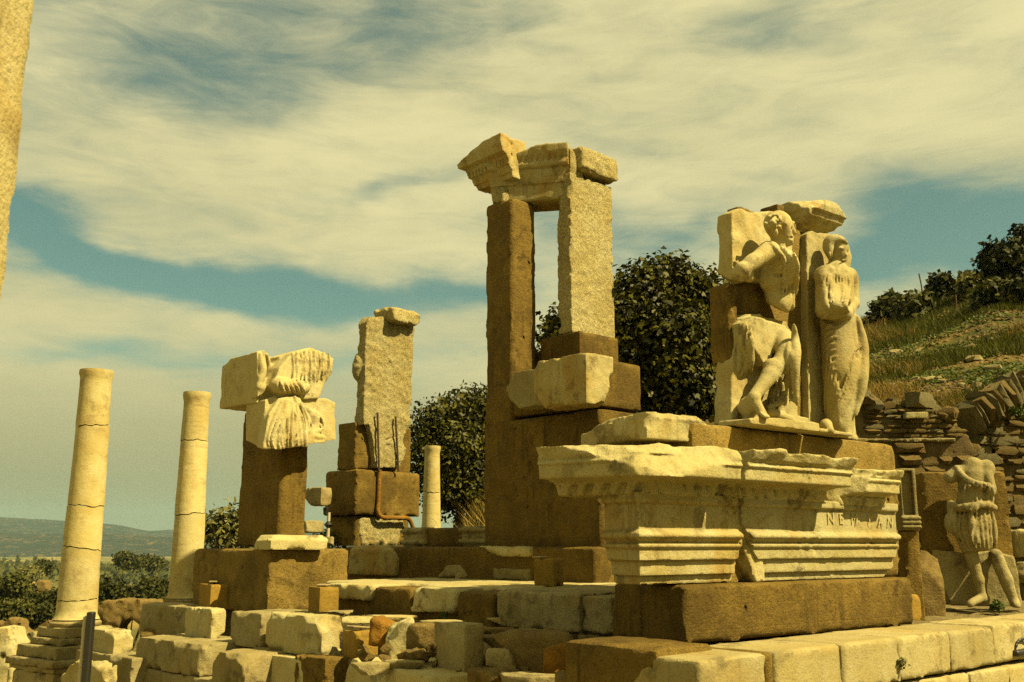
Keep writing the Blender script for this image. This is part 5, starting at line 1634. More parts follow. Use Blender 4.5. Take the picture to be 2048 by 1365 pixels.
# black post with a pale strip, lower left
pB = at(171, 1360, 5.2)
post = empty('sign_post', (pB.x, pB.y, -1.7), 'slim black upright post with a pale grey side strip at lower left', 'post')
wpx = 5.2 / 2032
hz = at(178, 1224, 5.2).z
fpo = Fr((at(164, 1300, 5.2).x, 5.2, -1.7), 90)
on_fp('grey_strip', 'grey_paint', (-.012, .0, 0), (.008, .03, hz + 1.68), .006, f=fpo, parent=post, amp=0.0, chip=.0)
on_fp('black_bar', 'black', (.009, -.012, 0), (.045, .03, hz + 1.70), .007, f=fpo, parent=post, amp=0.0, chip=.0)

# black bag with a looped strap at the right edge, on the lower step
pK = at(2040, 1314, 9.5)
bag = empty('black_bag', pK, 'black case with a curved strap lying on the lower step at the right edge', 'bag')
s = Sculpt((-.03, 0, 0), (.45, .22, .085), .01); s.box((-.03, 0, 0), (.45, .22, .055), .02); s.rough(.006, 8, 2, 3)
V, F = s.mesh(); mesh_obj('case', V, F, M['black'], bag, pK, math.radians(38))
s = Sculpt((-.02, -.03, 0), (.4, .1, .22), .009); s.tube([(.02, .05, .06), (.06, .04, .12), (.16, .04, .145), (.28, .04, .12), (.34, .05, .06)], .012, taper=False)
V, F = s.mesh(); mesh_obj('strap', V, F, M['black'], bag, pK, math.radians(38))

# ------------------------------------------------------------------ upright moulded jamb behind the right end of the pedestal
fJ = Fr.px(1829, 1062, 96, Y=10.9)
jx0, jx1 = fJ.right(1802, 1000)[0], fJ.right(1835, 1000)[0]; jz = fJ.right(1820, 937)[2]
s = Sculpt((jx0 - .06, -.08, -.02), (jx1 + .02, .34, jz + .02), .012)
s.box((jx0, 0, 0), (jx1, .32, jz), .012)
s.box((jx0 + .02, -.05, jz * .25), (jx1 - .035, .07, jz * .96), .0, sub=True)
for t in (.06, .13, .20): s.tube([(jx0, -.012, jz * t), (jx1, -.012, jz * t)], .022, k=.01, taper=False)
s.rough(.008, 6, 3, 2)
V, F = s.mesh(); jamb = mesh_obj('moulded_jamb', V, F, M['marble_grey'], None, fJ.O, fJ.rz)
tag(jamb, 'grey upright moulded stone panel between the pedestal and the rubble wall', 'stone panel')
on_fp('jamb_support', 'concrete', (jx0, .02, -1.6), (jx1, .34, -.003), .03, f=fJ, parent=jamb)
boulder('dark_block', 'rubble', 1849, 1170, 11.6, (.16, .18, .44), 61, 'tall dark weathered stone stump beside the headless statue', 'stone stump', None)
boulder('orange_stone', 'rubble_orange', 1832, 1162, 11.2, (.05, .05, .03), 62, 'small bright orange stone chip by the end of the concrete plinth', 'stone', None)
boulder('pale_block', 'marble', 2050, 1088, 12.4, (.16, .14, .16), 63, 'pale block at the right edge behind the headless statue', 'stone block', None)
boulder('pale_block', 'marble_grey', 2052, 1146, 12.2, (.18, .14, .13), 64, 'lower grey block at the right edge behind the headless statue', 'stone block', None)
boulder('pale_block', 'marble_grey', 618, 1054, 17.5, (.22, .2, .10), 65, 'grey block far back between the left pier and the middle pier', 'stone block', None)

# ------------------------------------------------------------------ rubble walls at right
ico = None
def stone_meshes(n=14):
    out = []
    for i in range(n):
        bm = bmesh.new(); bmesh.ops.create_cube(bm, size=2.0)
        bmesh.ops.subdivide_edges(bm, edges=bm.edges[:], cuts=1, use_grid_fill=True)
        r = random.Random(i)
        for v in bm.verts:
            l = v.co.length
            v.co *= 1 / (1 + .10 * (l - 1) ** 2 * 4) if l > 1.3 else 1
            v.co += Vector((r.gauss(0, .13), r.gauss(0, .12), r.gauss(0, .14)))
        me = bpy.data.meshes.new('stone'); bm.to_mesh(me); bm.free()
        me.polygons.foreach_set('use_smooth', np.ones(len(me.polygons), dtype=bool)); me.set_sharp_from_angle(angle=math.radians(28))
        me.materials.append(None)
        out.append(me)
    return out
M['wall_stone'] = stone_mat('wall_stone', (.40, .29, .10), (.27, .185, .055), (.11, .075, .025), .5, .0, .9, scale=1.6, grain=1.6, warm=(.46, .25, .045), warm_amt=.45)
M['wall_stone_grey'] = stone_mat('grey_wall_stone', (.42, .36, .17), (.28, .23, .095), (.11, .09, .035), .5, .0, .9, scale=1.6, grain=1.6)
STONES = stone_meshes()
for q, me in enumerate(STONES): me.materials[0] = M['wall_stone'] if q % 3 else M['wall_stone_grey']
n_stone = [0]
def add_stone(parent, f, x, y, z, hx, hy, hz, rot=0.0, tilt=0.0, big=False):
    me = STONES[random.randrange(len(STONES))]
    o = bpy.data.objects.new('stone', me); COL.objects.link(o)
    place(o, parent, f.w(x, y, z), f.rz + rot)
    o.rotation_euler = (o.rotation_euler.x, tilt, o.rotation_euler.z)
    o.scale = (hx, hy, hz); n_stone[0] += 1
    return o
def rubble_wall(name, label, f, x0, x1, zb, top, hrow, wst, depth, grey=.3, skip=None, jitter=1.0):
    root = empty(name, f.w(x0, 0, zb), label, 'wall', rz=f.rz)
    zmax = max(top(x) for x in np.linspace(x0, x1, 12))
    s = Sculpt((x0, .03, zb), (x1, depth, zmax), .06)
    X, Y, Z = s.grid(); tp = np.array([top(x) for x in s.ax[0]])[:, None, None]
    s.V = np.maximum(np.maximum(np.maximum(x0 - X, X - x1), np.maximum(.03 - Y, Y - depth)), np.maximum(zb - Z, Z - tp + .06)).astype(np.float32)
    s.rough(.05, 4, 3, 9)
    V, F = s.mesh(); mesh_obj('mortar_core', V, F, M['mortar'], root, f.O, f.rz)
    z = zb
    while z < zmax:
        h = random.uniform(*hrow); x = x0 + random.uniform(-.1, 0)
        while x < x1:
            w = random.uniform(*wst)
            if z + h * .4 < top(x + w / 2) and not (skip and skip(x + w / 2, z)):
                hh = h * random.uniform(.78, 1.0) if random.random() < .8 else h * .55
                add_stone(root, f, x + w / 2, .10 + random.uniform(-.05, .05) * jitter, z + hh / 2, w * .485, random.uniform(.10, .16), hh * .49, random.uniform(-.05, .05), random.uniform(-.04, .04) * jitter)
            x += w
        z += h
    return root
FW1 = Fr(at(1720, 1000, 14.0), 94)
FW1.O.z = 0
w1x = lambda px, py=950: FW1.right(px, py)[0]
w1z = lambda py: FW1.right(1850, py)[2]
tops = [(1690, 800), (1730, 790), (1775, 812), (1800, 806), (1850, 800), (1880, 822), (1930, 850), (1966, 905)]
tx = [w1x(a, b) for a, b in tops]; tz = [FW1.right(a, b)[2] for a, b in tops]
zledge = w1z(884)
rw = rubble_wall('ruined_wall', 'brown ruined rubble wall with thin brick courses, behind the pedestal', FW1, w1x(1690), w1x(1962), -.95,
            lambda x: float(np.interp(x, tx, tz)), (.13, .21), (.2, .46), .6, skip=lambda x, z: z > zledge + .02)
# thin brick courses and a ledge higher up on that wall
zz = zledge + .06
on_fp('ledge_stone', 'marble_grey', (w1x(1700), -.05, zledge), (w1x(1915), .12, zledge + .05), .02, f=FW1, parent=rw, amp=.012)
while zz < w1z(822):
    x = w1x(1735)
    while x < w1x(1905):
        w = random.uniform(.18, .36)
        if zz + .03 < float(np.interp(x + w / 2, tx, tz)): add_stone(rw, FW1, x + w / 2, .10 + random.uniform(-.02, .02), zz + .03, w * .48, .11, .030, random.uniform(-.02, .02), random.uniform(-.02, .02))
        x += w
    zz += random.uniform(.062, .08)
on_fp('projecting_stone', 'marble', (w1x(1806, 832), -.14, w1z(838)), (w1x(1850, 832), .2, w1z(827)), .012, f=FW1, parent=rw, amp=.006)
for i in range(46):
    px = random.uniform(1700, 1900); x = w1x(px, 800); zt_ = float(np.interp(x, tx, tz))
    sz = random.uniform(.05, .15)
    add_stone(rw, FW1, x, random.uniform(-.05, .4), zt_ + random.uniform(-.12, .06), sz * random.uniform(.9, 1.7), sz, sz * random.uniform(.5, .8), random.uniform(-1, 1), random.uniform(-.25, .25))
FW2 = Fr(at(1962, 1000, 14.7), 84); FW2.O.z = 0
w2x = lambda px, py=930: FW2.right(px, py)[0]
t2 = [(1940, 870), (1975, 842), (2010, 822), (2060, 800), (2160, 790), (2420, 800)]
tx2 = [w2x(a, b) for a, b in t2]; tz2 = [FW2.right(a, b)[2] for a, b in t2]
rw2 = rubble_wall('ruined_wall', 'lighter grey stone wall with pale joints at the right edge, beyond the headless statue', FW2, w2x(1940), w2x(2400), -.95,
            lambda x: float(np.interp(x, tx2, tz2)), (.11, .19), (.2, .45), .6)
# leaning slabs of a fallen vault on the slope above
FW3 = Fr(at(1945, 850, 14.5), 80); FW3.O.z = 0
vault = empty('fallen_vault', at(1945, 850, 14.5), 'slanting slabs of a collapsed vault springing from the ruined wall', 'vault')
for i in range(12):
    px = 1938 + i * 10.5; py = 838 - i * 6 - 8 * math.sin(i * .26)
    p = FW3.loc(at(px, py, 14.4 + i * .07))
    add_stone(vault, FW3, p[0], p[1], p[2], random.uniform(.045, .07), .26, random.uniform(.18, .26), random.uniform(-.15, .15), -.55 + i * .03 + random.uniform(-.08, .08))

# ------------------------------------------------------------------ loose rocks on the hillside
def on_hill(px, py):
    """where the pixel's sight line meets the ground"""
    d = ray(px, py); ts = np.geomspace(13, 300, 900)
    x, y, z = d.x * ts / d.y, ts, d.z * ts / d.y
    g = terrain_h(x, y); w = np.argwhere(z < g)
    if not len(w): return None
    i = w[0, 0]; return Vector((x[i], y[i], g[i]))
rk = 0
PALE = []
for q in range(4):
    me = STONES[q].copy(); me.materials[0] = M['marble_grey']; PALE.append(me)
for i in range(40):
    px = random.uniform(1735, 2046); py = random.uniform(640, 800) + (1 - (px - 1735) / 310) * 40
    p = on_hill(px, py)
    if p is None or p.y < 15.5: continue
    sz = random.choice([.035, .05, .06, .08, .12]) * (.6 + p.y / 45)
    o = bpy.data.objects.new('hill_rock', PALE[i % len(PALE)]); COL.objects.link(o)
    o.location = p + Vector((0, 0, sz * .2)); o.rotation_euler = (random.gauss(0, .3), random.gauss(0, .3), random.uniform(0, 6)); o.scale = (sz * 1.3, sz, sz * .6)
    where = ('low on the slope just above the ruined wall' if py > 745 else 'midway up the grassy slope' if py > 690 else 'high up below the skyline bushes') + (', near the standing relief' if px < 1840 else ', near the right edge' if px > 1950 else ', mid hillside')
    tag(o, ('big' if sz > .09 else 'small') + ' pale rock ' + where, 'rock', 'loose rocks scattered on the hillside'); rk += 1

# ------------------------------------------------------------------ vegetation
M['fig_leaf'] = leaf_mat('fig_leaf', (.008, .009, .0005), (.080, .074, .004), .12, .5, .12)
M['dark_leaf'] = leaf_mat('evergreen_leaf', (.011, .013, .001), (.040, .040, .004), .08, .6, .1)
M['bush_leaf'] = leaf_mat('scrub_leaf', (.024, .027, .003), (.075, .072, .010), .12, .7, .15)
M['olive_leaf'] = leaf_mat('olive_leaf', (.055, .055, .010), (.16, .145, .035), .15, .6, .2)
M['grass'] = leaf_mat('grass_blade', (.024, .028, .0015), (.085, .084, .006), .2, .7, .1)
M['dry_grass'] = leaf_mat('dry_grass_blade', (.12, .080, .015), (.28, .19, .045), .2, .8, .1)
M['herb'] = leaf_mat('herb_leaf', (.026, .042, .002), (.085, .105, .006), .2, .6, .2)
M['bark'] = stone_mat('bark', (.20, .14, .055), (.13, .09, .03), (.05, .035, .012), .4, .5, 1.0, scale=2.5)

FIG_LEAF = np.array([(0, 0), (.42, .10), (.50, .48), (.24, .50), (0, 1.0), (-.24, .50), (-.50, .48), (-.42, .10)])
OVAL = np.array([(0, 0), (.28, .35), (.20, .75), (0, 1.0), (-.20, .75), (-.28, .35)])
QUAD = np.array([(0, 0), (.4, .5), (0, 1.0), (-.4, .5)])

def leaves(C, N, size, shape, rng, droop=.5):
    """leaf polygons at the points C facing roughly along N"""
    n = len(C); k = len(shape)
    up = N + rng.normal(0, .55, (n, 3)); up[:, 2] += .35; up /= np.linalg.norm(up, axis=1)[:, None]
    a = rng.normal(0, 1, (n, 3)) + N * .6; a[:, 2] -= droop
    a -= up * (a * up).sum(1)[:, None]; a /= np.linalg.norm(a, axis=1)[:, None] + 1e-9
    b = np.cross(up, a)
    sz = size * rng.uniform(.45, 1.35, n)
    V = C[:, None, :] + sz[:, None, None] * (shape[None, :, 0, None] * b[:, None, :] + shape[None, :, 1, None] * a[:, None, :])
    V += up[:, None, :] * (sz[:, None] * (-.35 * np.abs(shape[None, :, 0]) - .18 * shape[None, :, 1] ** 2))[:, :, None]
    F = np.arange(n * k).reshape(n, k)
    return V.reshape(-1, 3), F

def crown_pts(lobes, n, rng, fill=.55, clump=0, csize=.2):
    """points in the outer parts of overlapping lobes (x, y, z, rx, ry, rz)"""
    L = np.array(lobes, float); w = (L[:, 3] * L[:, 4] * L[:, 5]) ** .67
    m = max(1, n // max(1, clump)) if clump else n
    i = rng.choice(len(L), m, p=w / w.sum())
    d = rng.normal(0, 1, (m, 3)); d /= np.linalg.norm(d, axis=1)[:, None]
    r = fill + (1.0 - fill) * rng.random(m) ** .6
    r = r * (1 + .22 * fbm(d[:, 0] * 2 + i, d[:, 1] * 2, d[:, 2] * 2, 1.6, 3, 5))
    P = L[i, :3] + d * L[i, 3:] * r[:, None]
    if clump:
        P = np.repeat(P, clump, 0); d = np.repeat(d, clump, 0)
        P = P + np.clip(rng.normal(0, csize, P.shape), -1.5 * csize, 1.5 * csize)
    return P, d

def limb_tree(root, f_, base, forks, r0, mat='bark'):
    """trunk and limbs as one skinned piece each; forks: list of (list of points, r0, r1)"""
    for q, (pts, a, b) in enumerate(forks):
        P = spline(pts, 10); V = []; F = []; sg = 8
        for i, p in enumerate(P):
            t = P[min(i + 1, len(P) - 1)] - P[max(i - 1, 0)]; t = t / np.linalg.norm(t)
            u = np.cross(t, [.3, 1, .2]); u /= np.linalg.norm(u); v = np.cross(t, u); r = a + (b - a) * i / (len(P) - 1)
            for s_ in range(sg): V.append(p + r * (math.cos(s_ * 6.283 / sg) * u + math.sin(s_ * 6.283 / sg) * v))
        for i in range(len(P) - 1):
            for s_ in range(sg): F.append((i * sg + s_, i * sg + (s_ + 1) % sg, (i + 1) * sg + (s_ + 1) % sg, (i + 1) * sg + s_))
        mesh_obj('trunk' if q == 0 else 'branch', V, F, M[mat], root, (0, 0, 0), 0, sharp=0)

def tree(name, label, base, lobes, n, leaf, shape, mat, seed, cat='tree', group=None, clump=4, csize=None, fill=.5, limbs=5, tr=.12):
    rng = np.random.default_rng(seed)
    root = empty(name, base, label, cat, group)
    P, d = crown_pts(lobes, n, rng, fill, clump, csize or leaf * 1.1)
    V, F = leaves(P, d, leaf, shape, rng)
    mesh_obj('crown', V, F, M[mat], root, (0, 0, 0), 0, sharp=0)
    L = np.array(lobes); b = np.array(base, float); c = L[:, :3].mean(0)
    fork = b + (c - b) * .35
    forks = [([b, b + (fork - b) * .5 + np.array([.05, .03, 0]), fork], tr, tr * .8)]
    for i in rng.permutation(len(L))[:limbs]:
        e = L[i, :3] + L[i, 3:] * rng.normal(0, .25, 3)
        forks.append(([fork, (fork + e) / 2 + rng.normal(0, .12, 3) * np.linalg.norm(e - fork) * .5, e], tr * .6, tr * .12))
    limb_tree(root, None, b, forks, tr)
    return root

def px_lobes(spec, depth):
    out = []
    for (px, py, rx, ry, Y) in spec:
        p = at(px, py, Y); k = Y / 2032
        out.append((p.x, p.y, p.z, rx * k, depth * rx * k, ry * k))
    return out

# broad fig tree behind the tower and the reliefs
fig = px_lobes([(1290, 590, 62, 52, 16.5), (1375, 590, 66, 50, 16.8), (1330, 560, 50, 38, 16.6), (1250, 660, 70, 70, 16.3), (1340, 680, 90, 80, 16.2), (1430, 650, 60, 80, 17), (1260, 760, 80, 75, 16.4),
                (1360, 770, 90, 70, 16.2), (1445, 760, 60, 80, 16.8), (1190, 700, 60, 60, 17), (1130, 680, 45, 50, 17.2), (1120, 645, 22, 26, 17.2), (1300, 850, 90, 70, 16.6)], .8)
tree('fig_tree', 'large leafy fig tree behind the tower and the relief figures', terrain_pt := (2.6, 16.6, .2), fig, 36000, .098, FIG_LEAF, 'fig_leaf', 5, clump=6, csize=.15, limbs=10, tr=.14)
t2_ = px_lobes([(860, 850, 42, 36, 25), (910, 826, 48, 34, 25.4), (955, 815, 40, 34, 25.8), (990, 830, 50, 50, 26), (850, 900, 45, 50, 25), (910, 900, 60, 60, 25), (960, 890, 55, 60, 25.6), (880, 960, 50, 45, 25), (940, 960, 55, 40, 25.4), (925, 985, 60, 40, 25.2), (1010, 900, 50, 80, 26)], .9)
tree('leafy_tree', 'dense dark leafy tree behind the short column stump', (-1.4, 25.4, .2), t2_, 24000, .115, OVAL, 'fig_leaf', 9, clump=5, csize=.2, limbs=6)
sh = px_lobes([(440, 1050, 24, 32, 19), (462, 1042, 22, 30, 19.2), (425, 1068, 18, 24, 19), (470, 1075, 30, 26, 19)], .9)
tree('olive_shrub', 'thin olive green shrub between the second column and the left pier', (-5.4, 19, -1.6), sh, 1300, .12, OVAL, 'olive_leaf', 12, cat='shrub', clump=4, limbs=4, tr=.05, fill=.2)
sh = px_lobes([(640, 1078, 8, 12, 19), (660, 1075, 10, 14, 19), (672, 1088, 10, 8, 19)], .9)
tree('olive_shrub', 'tiny shrub tips showing through the gap beside the middle pier', (-3.4, 19, -1.6), sh, 320, .08, OVAL, 'olive_leaf', 13, cat='shrub', clump=4, limbs=2, tr=.03, fill=.2)
# bushes along the skyline of the hill
def bush(label, px, py, rx, ry, mat, seed, n=1500, size=None, nl=6):
    rs = np.random.default_rng(seed); p = None
    for q in range(py + ry, py + ry + 120, 3):
        p = on_hill(px, q)
        if p is not None: break
    Y = p.y; spec = []
    for i in range(nl): spec.append((px + rs.uniform(-.6, .6) * rx, py - 8 + rs.uniform(-.45, .4) * ry, rx * rs.uniform(.25, .5), ry * rs.uniform(.3, .5), Y + rs.uniform(-1, 1)))
    spec += [(px, py + ry * .7, rx * .8, ry * .5, Y)]
    return tree('hill_bush', label, p - Vector((0, 0, .3)), px_lobes(spec, .9), n, size or Y * .0065, QUAD, mat, seed, cat='bush', group='bushes along the hill skyline', clump=6, csize=Y * .004, limbs=3, tr=.08)
bush('lowest rounded bush on the hill skyline, right of the standing relief', 1776, 618, 34, 30, 'bush_leaf', 21)
bush('twin-topped dark bush in the middle of the hill skyline', 1880, 580, 42, 24, 'dark_leaf', 22)
bush('low scrub between the two dark skyline bushes', 1828, 615, 45, 20, 'bush_leaf', 23)
bush('tall dark tree mass at the top of the hill by the right edge', 2010, 525, 66, 46, 'dark_leaf', 24, 3600, nl=10)
bush('highest dark tree crown cut off by the right edge', 2060, 490, 40, 34, 'dark_leaf', 25, 2000)
bush('olive coloured scrub below the tall hilltop trees', 1985, 590, 50, 26, 'bush_leaf', 26)
bush('dry yellowish scrub left of the tall hilltop trees', 1934, 575, 24, 24, 'olive_leaf', 27, 900)
bush('spreading scrub below the right hilltop trees', 2045, 585, 40, 26, 'bush_leaf', 28)
# grass and herbs
def blades(name, pts, h, w, mat, seed, lean=.4):
    rng = np.random.default_rng(seed); n = len(pts); P = np.array(pts)
    a = rng.uniform(0, 6.28, n); hh = h * rng.uniform(.4, 1.4, n); hh = hh * (.6 + P[:, 1] / 40); ww = w * (.6 + P[:, 1] / 40) * rng.uniform(.7, 1.3, n)
    dx, dy = np.cos(a), np.sin(a); lx, ly = rng.normal(0, lean, n) * hh, rng.normal(0, lean, n) * hh
    V = np.stack([np.stack([P[:, 0] - dx * ww, P[:, 1] - dy * ww, P[:, 2] - .02], 1), np.stack([P[:, 0] + dx * ww, P[:, 1] + dy * ww, P[:, 2] - .02], 1), np.stack([P[:, 0] + lx, P[:, 1] + ly, P[:, 2] + hh], 1)], 1).reshape(-1, 3)
    o = mesh_obj(name, V, np.arange(3 * n).reshape(n, 3), M[mat], None, (0, 0, 0), 0, smooth=False)
    return tag(o, kind='stuff')
def scatter(n, u0, u1, y0, y1, thr, scale, seed):
    rng = np.random.default_rng(seed); u = rng.uniform(u0, u1, n * 3); y = 1 / rng.uniform(1 / y1, 1 / y0, n * 3); y = np.where(rng.random(n * 3) < .5, y, rng.uniform(y0, y1, n * 3)); x = u * y
    m = fbm(x, y, x * 0, scale, 3, seed) > thr; x, y = x[m][:n], y[m][:n]
    return np.stack([x, y, terrain_h(x, y)], 1)
blades('hill_grass', scatter(120000, .30, .78, 15.3, 56, -.16, .30, 41), .16, .012, 'grass', 1)
blades('dry_hill_grass', scatter(38000, .30, .78, 15.3, 56, .08, .45, 42), .20, .009, 'dry_grass', 2, .6)
g2 = np.concatenate([scatter(5000, -.09, .08, 15.3, 40, -.1, .5, 43)])
blades('slope_grass', g2, .22, .010, 'grass', 3); blades('dry_slope_grass', scatter(2500, -.09, .08, 15.3, 30, -.1, .6, 44), .35, .008, 'dry_grass', 4, .7)
pts = scatter(52000, .30, .78, 15.3, 40, -.02, .38, 45); rng = np.random.default_rng(6)
V, F = leaves(pts + np.array([0, 0, .05]), np.tile([0, -.3, 1.0], (len(pts), 1)), .075, OVAL, rng)
tag(mesh_obj('ground_cover', V, F, M['herb'], None, sharp=0), kind='stuff')
# earth clods and pebbles too small to count
def pebbles(name, P, size, mat, seed):
    rng = np.random.default_rng(seed); n = len(P)
    base = np.array([(1, 0, -.2), (-.5, .87, -.3), (-.5, -.87, -.1), (.1, .1, .8), (-.9, .1, .35), (.6, -.5, .4)])
    tri = np.array([(0, 1, 3), (1, 4, 3), (4, 2, 3), (2, 5, 3), (5, 0, 3), (2, 0, 5), (1, 2, 4)])
    sz = size * rng.uniform(.35, 1.5, n) * (.6 + P[:, 1] / 45); a = rng.uniform(0, 6.28, n); c, s_ = np.cos(a), np.sin(a)
    B = base[None] * (1 + rng.normal(0, .22, (n, 6, 3))) * sz[:, None, None]
    V = np.stack([B[:, :, 0] * c[:, None] - B[:, :, 1] * s_[:, None], B[:, :, 0] * s_[:, None] + B[:, :, 1] * c[:, None], B[:, :, 2] * .7], 2) + P[:, None, :]
    F = (np.arange(n)[:, None, None] * 6 + tri[None]).reshape(-1, 3)
    return tag(mesh_obj(name, V.reshape(-1, 3), F, M[mat], None, smooth=False), kind='stuff')
pebbles('hill_pebbles', scatter(9000, .30, .78, 15.3, 50, -.3, .6, 51), .055, 'rubble', 3)
pebbles('hill_earth_clods', scatter(15000, .30, .78, 15.3, 40, -.2, .5, 52), .05, 'mortar', 4)
# small plants between the stones
def tuft(name, label, px, py, Y, size, n, mat, seed, leaf=.03):
    rng = np.random.default_rng(seed); b = at(px, py, Y)
    root = None
    P, d = crown_pts([(b.x, b.y, b.z + size * .5, size * .8, size * .6, size * .6)], n, rng, .1, 0)
    V, F = leaves(P - np.array(b), d, leaf, OVAL, rng, -.2)
    return tag(mesh_obj(name, V, F, M[mat], None, b, 0, sharp=0), label, 'plant')
tuft('small_plant', 'small green weed growing from the joint in the upper step', 1803, 1335, 8.15, .07, 90, 'olive_leaf', 3, .035)
tuft('small_plant', 'low green plant at the foot of the headless statue', 1995, 1222, 11.6, .11, 260, 'herb', 4, .04)
tuft('small_plant', 'little dark weed at the foot of the stone bench', 888, 1240, 10.35, .075, 120, 'herb', 5, .035)
tuft('small_plant', 'small green weed on the wall at the right edge', 2035, 835, 14.5, .16, 160, 'herb', 6, .06)
for i, (pa, pb) in enumerate((((1845, 596), (1838, 548)), ((1822, 600), (1820, 580)), ((1905, 624), (1911, 590)))):
    p = on_hill(pa[0], pa[1] + 12) or at(pa[0], pa[1], 50); a = at(pa[0], pa[1] + 14, p.y); b = at(pb[0], pb[1], p.y)
    V = []; rr = .035
    fz = Fr((0, 0, 0), 90)
    st = rod('dry_stalk', [np.array(a), np.array((a + b) / 2 + Vector((.06, 0, 0))), np.array(b)], rr, 'bark', None, Fr((0, 0, 0), 90))
    st.data.transform(Matrix.Identity(4))
    tag(st, ['tall bare stalk standing up from the hill skyline', 'short bare stalk left of the tall one on the skyline', 'pale bare stalk leaning on the hillside'][i], 'stalk')

# ------------------------------------------------------------------ plain and ruins at far left
def crown_blob(name, label, px, py, rx, ry, Y, n, size, mat, seed, base_y, group, nl=8):
    rs = np.random.default_rng(seed)
    spec = [(px + rs.uniform(-.65, .65) * rx, py + rs.uniform(-.45, .5) * ry, rx * rs.uniform(.3, .5), ry * rs.uniform(.35, .55), Y + rs.uniform(-.03, .03) * Y) for _ in range(nl)]
    b = at(px, base_y, Y); b.z = float(terrain_h(np.array([b.x]), np.array([b.y]))[0]) - .2
    return tree(name, label, b, px_lobes(spec, .8), int(n * 2.6), size * .55, QUAD, mat, seed, group=group, clump=6, csize=size * .6, limbs=3, tr=rx * Y / 2032 * .06)
PG = 'dark pines beyond the ruins at left'
crown_blob('pine_tree', 'broad dark pine crown between the two columns', 262, 1192, 84, 36, 85, 5200, .55, 'dark_leaf', 31, 1215, PG, 12)
crown_blob('pine_tree', 'dark pine crown left of the tallest column', 108, 1205, 48, 32, 80, 2600, .55, 'dark_leaf', 32, 1230, PG)
crown_blob('pine_tree', 'dark pine low behind the ruins left of the tallest column', 80, 1232, 56, 26, 72, 2600, .5, 'dark_leaf', 33, 1255, PG)
crown_blob('pine_tree', 'green tree mass at the left edge above the ruins', 20, 1180, 42, 28, 95, 2200, .6, 'bush_leaf', 34, 1210, PG)
crown_blob('pine_tree', 'tree mass at the left edge just above the broken walls', 20, 1226, 40, 20, 70, 1800, .5, 'bush_leaf', 35, 1250, PG)
crown_blob('plain_tree', 'rounded tree standing in the plain right of the tallest column', 258, 1120, 34, 18, 260, 1400, 1.2, 'bush_leaf', 36, 1138, 'trees standing in the plain')
crown_blob('plain_tree', 'smaller rounded tree right of the big one in the plain', 308, 1124, 26, 14, 270, 1000, 1.2, 'bush_leaf', 37, 1140, 'trees standing in the plain')
crown_blob('plain_tree', 'small tree by the pale field left of the tallest column', 92, 1134, 18, 12, 280, 700, 1.2, 'bush_leaf', 38, 1146, 'trees standing in the plain')
crown_blob('plain_tree', 'low olive thicket in the plain at left', 50, 1146, 40, 10, 240, 900, 1.1, 'olive_leaf', 39, 1156, 'trees standing in the plain')
# belt of trees across the plain: a far wood that reads as one mass
rng = np.random.default_rng(71); N = 9000
px = rng.uniform(-500, 900, N); Yw = rng.uniform(700, 1100, N); X = (px - 1024) / 2032 * Yw
hh = 15 * (.55 + .45 * np.clip(fbm(px * .02, Yw * .01, px * 0, 1.0, 3, 6) + .5, 0, 1.4))
C = np.stack([X, Yw, -27.6 + hh * rng.random(N) ** .7], 1)
V, F = leaves(C, np.tile([0, -1, .6], (N, 1)), 5.5, QUAD, rng)
tag(mesh_obj('far_wood', V, F, M['bush_leaf'], None, sharp=0), kind='stuff')

# ruins beside the street at the bottom left
def far_wall(name, label, pts, Y, thick, mat, seed, door=None, h=.12):
    f = Fr(at(pts[0][0], 1300, Y), 90); f.O.z = 0
    P = [(f.right(a, b)[0], f.right(a, b)[2]) for a, b in pts]
    xs = [p[0] for p in P]; zb = float(min(terrain_h(np.array([f.O.x]), np.array([Y]))[0], P[0][1])) - .8
    lo = (min(xs), 0, zb); hi = (max(xs), thick, max(p[1] for p in P) + .2)
    s = Sculpt(lo, hi, h); X, Yg, Z = s.grid(); tp = np.interp(s.ax[0], xs, [p[1] for p in P])[:, None, None]
    s.V = np.maximum(np.maximum(np.maximum(lo[0] - X, X - hi[0]), np.maximum(-Yg, Yg - thick)), np.maximum(zb - Z, Z - tp)).astype(np.float32)
    if door:
        a = f.right(door[0], door[2]); b = f.right(door[1], door[3])
        if len(door) > 4: s.cap((( a[0] + b[0]) / 2, -.2, a[2]), ((a[0] + b[0]) / 2, thick + .2, a[2]), (b[0] - a[0]) / 2, k=.01, sub=True); s.box((a[0], -.2, zb - .5), (b[0], thick + .2, a[2]), sub=True)
        else: s.box((a[0], -.2, zb - .5), (b[0], thick * .7, a[2]), sub=True)
    s.rough(.09, 3.0, 4, seed); s.rough(.05, 9, 3, seed + 1)
    V, F = s.mesh(); return tag(mesh_obj(name, V, F, M[mat], None, f.O, f.rz), label, 'ruined wall')
far_wall('ruined_wall', 'low ruined rubble wall with a dark arch, behind the row of blocks at left', [(186, 1206), (230, 1202), (270, 1200), (300, 1204), (420, 1206)], 30, 1.0, 'rubble', 3, door=(234, 276, 1262, 1290, True), h=.05)
far_wall('ruined_wall', 'jagged orange brown broken wall rising at the left edge', [(-60, 1240), (5, 1246), (20, 1236), (40, 1240), (44, 1262), (60, 1268), (72, 1256), (98, 1240), (108, 1262), (125, 1270)], 44, .8, 'rubble', 4, h=.07)
far_wall('ruined_wall', 'grey block wall with a dark doorway beside the small far columns', [(-40, 1268), (30, 1266), (62, 1266), (110, 1264), (130, 1268)], 38, .8, 'wall_stone_grey', 5, door=(70, 83, 1270, 1300))
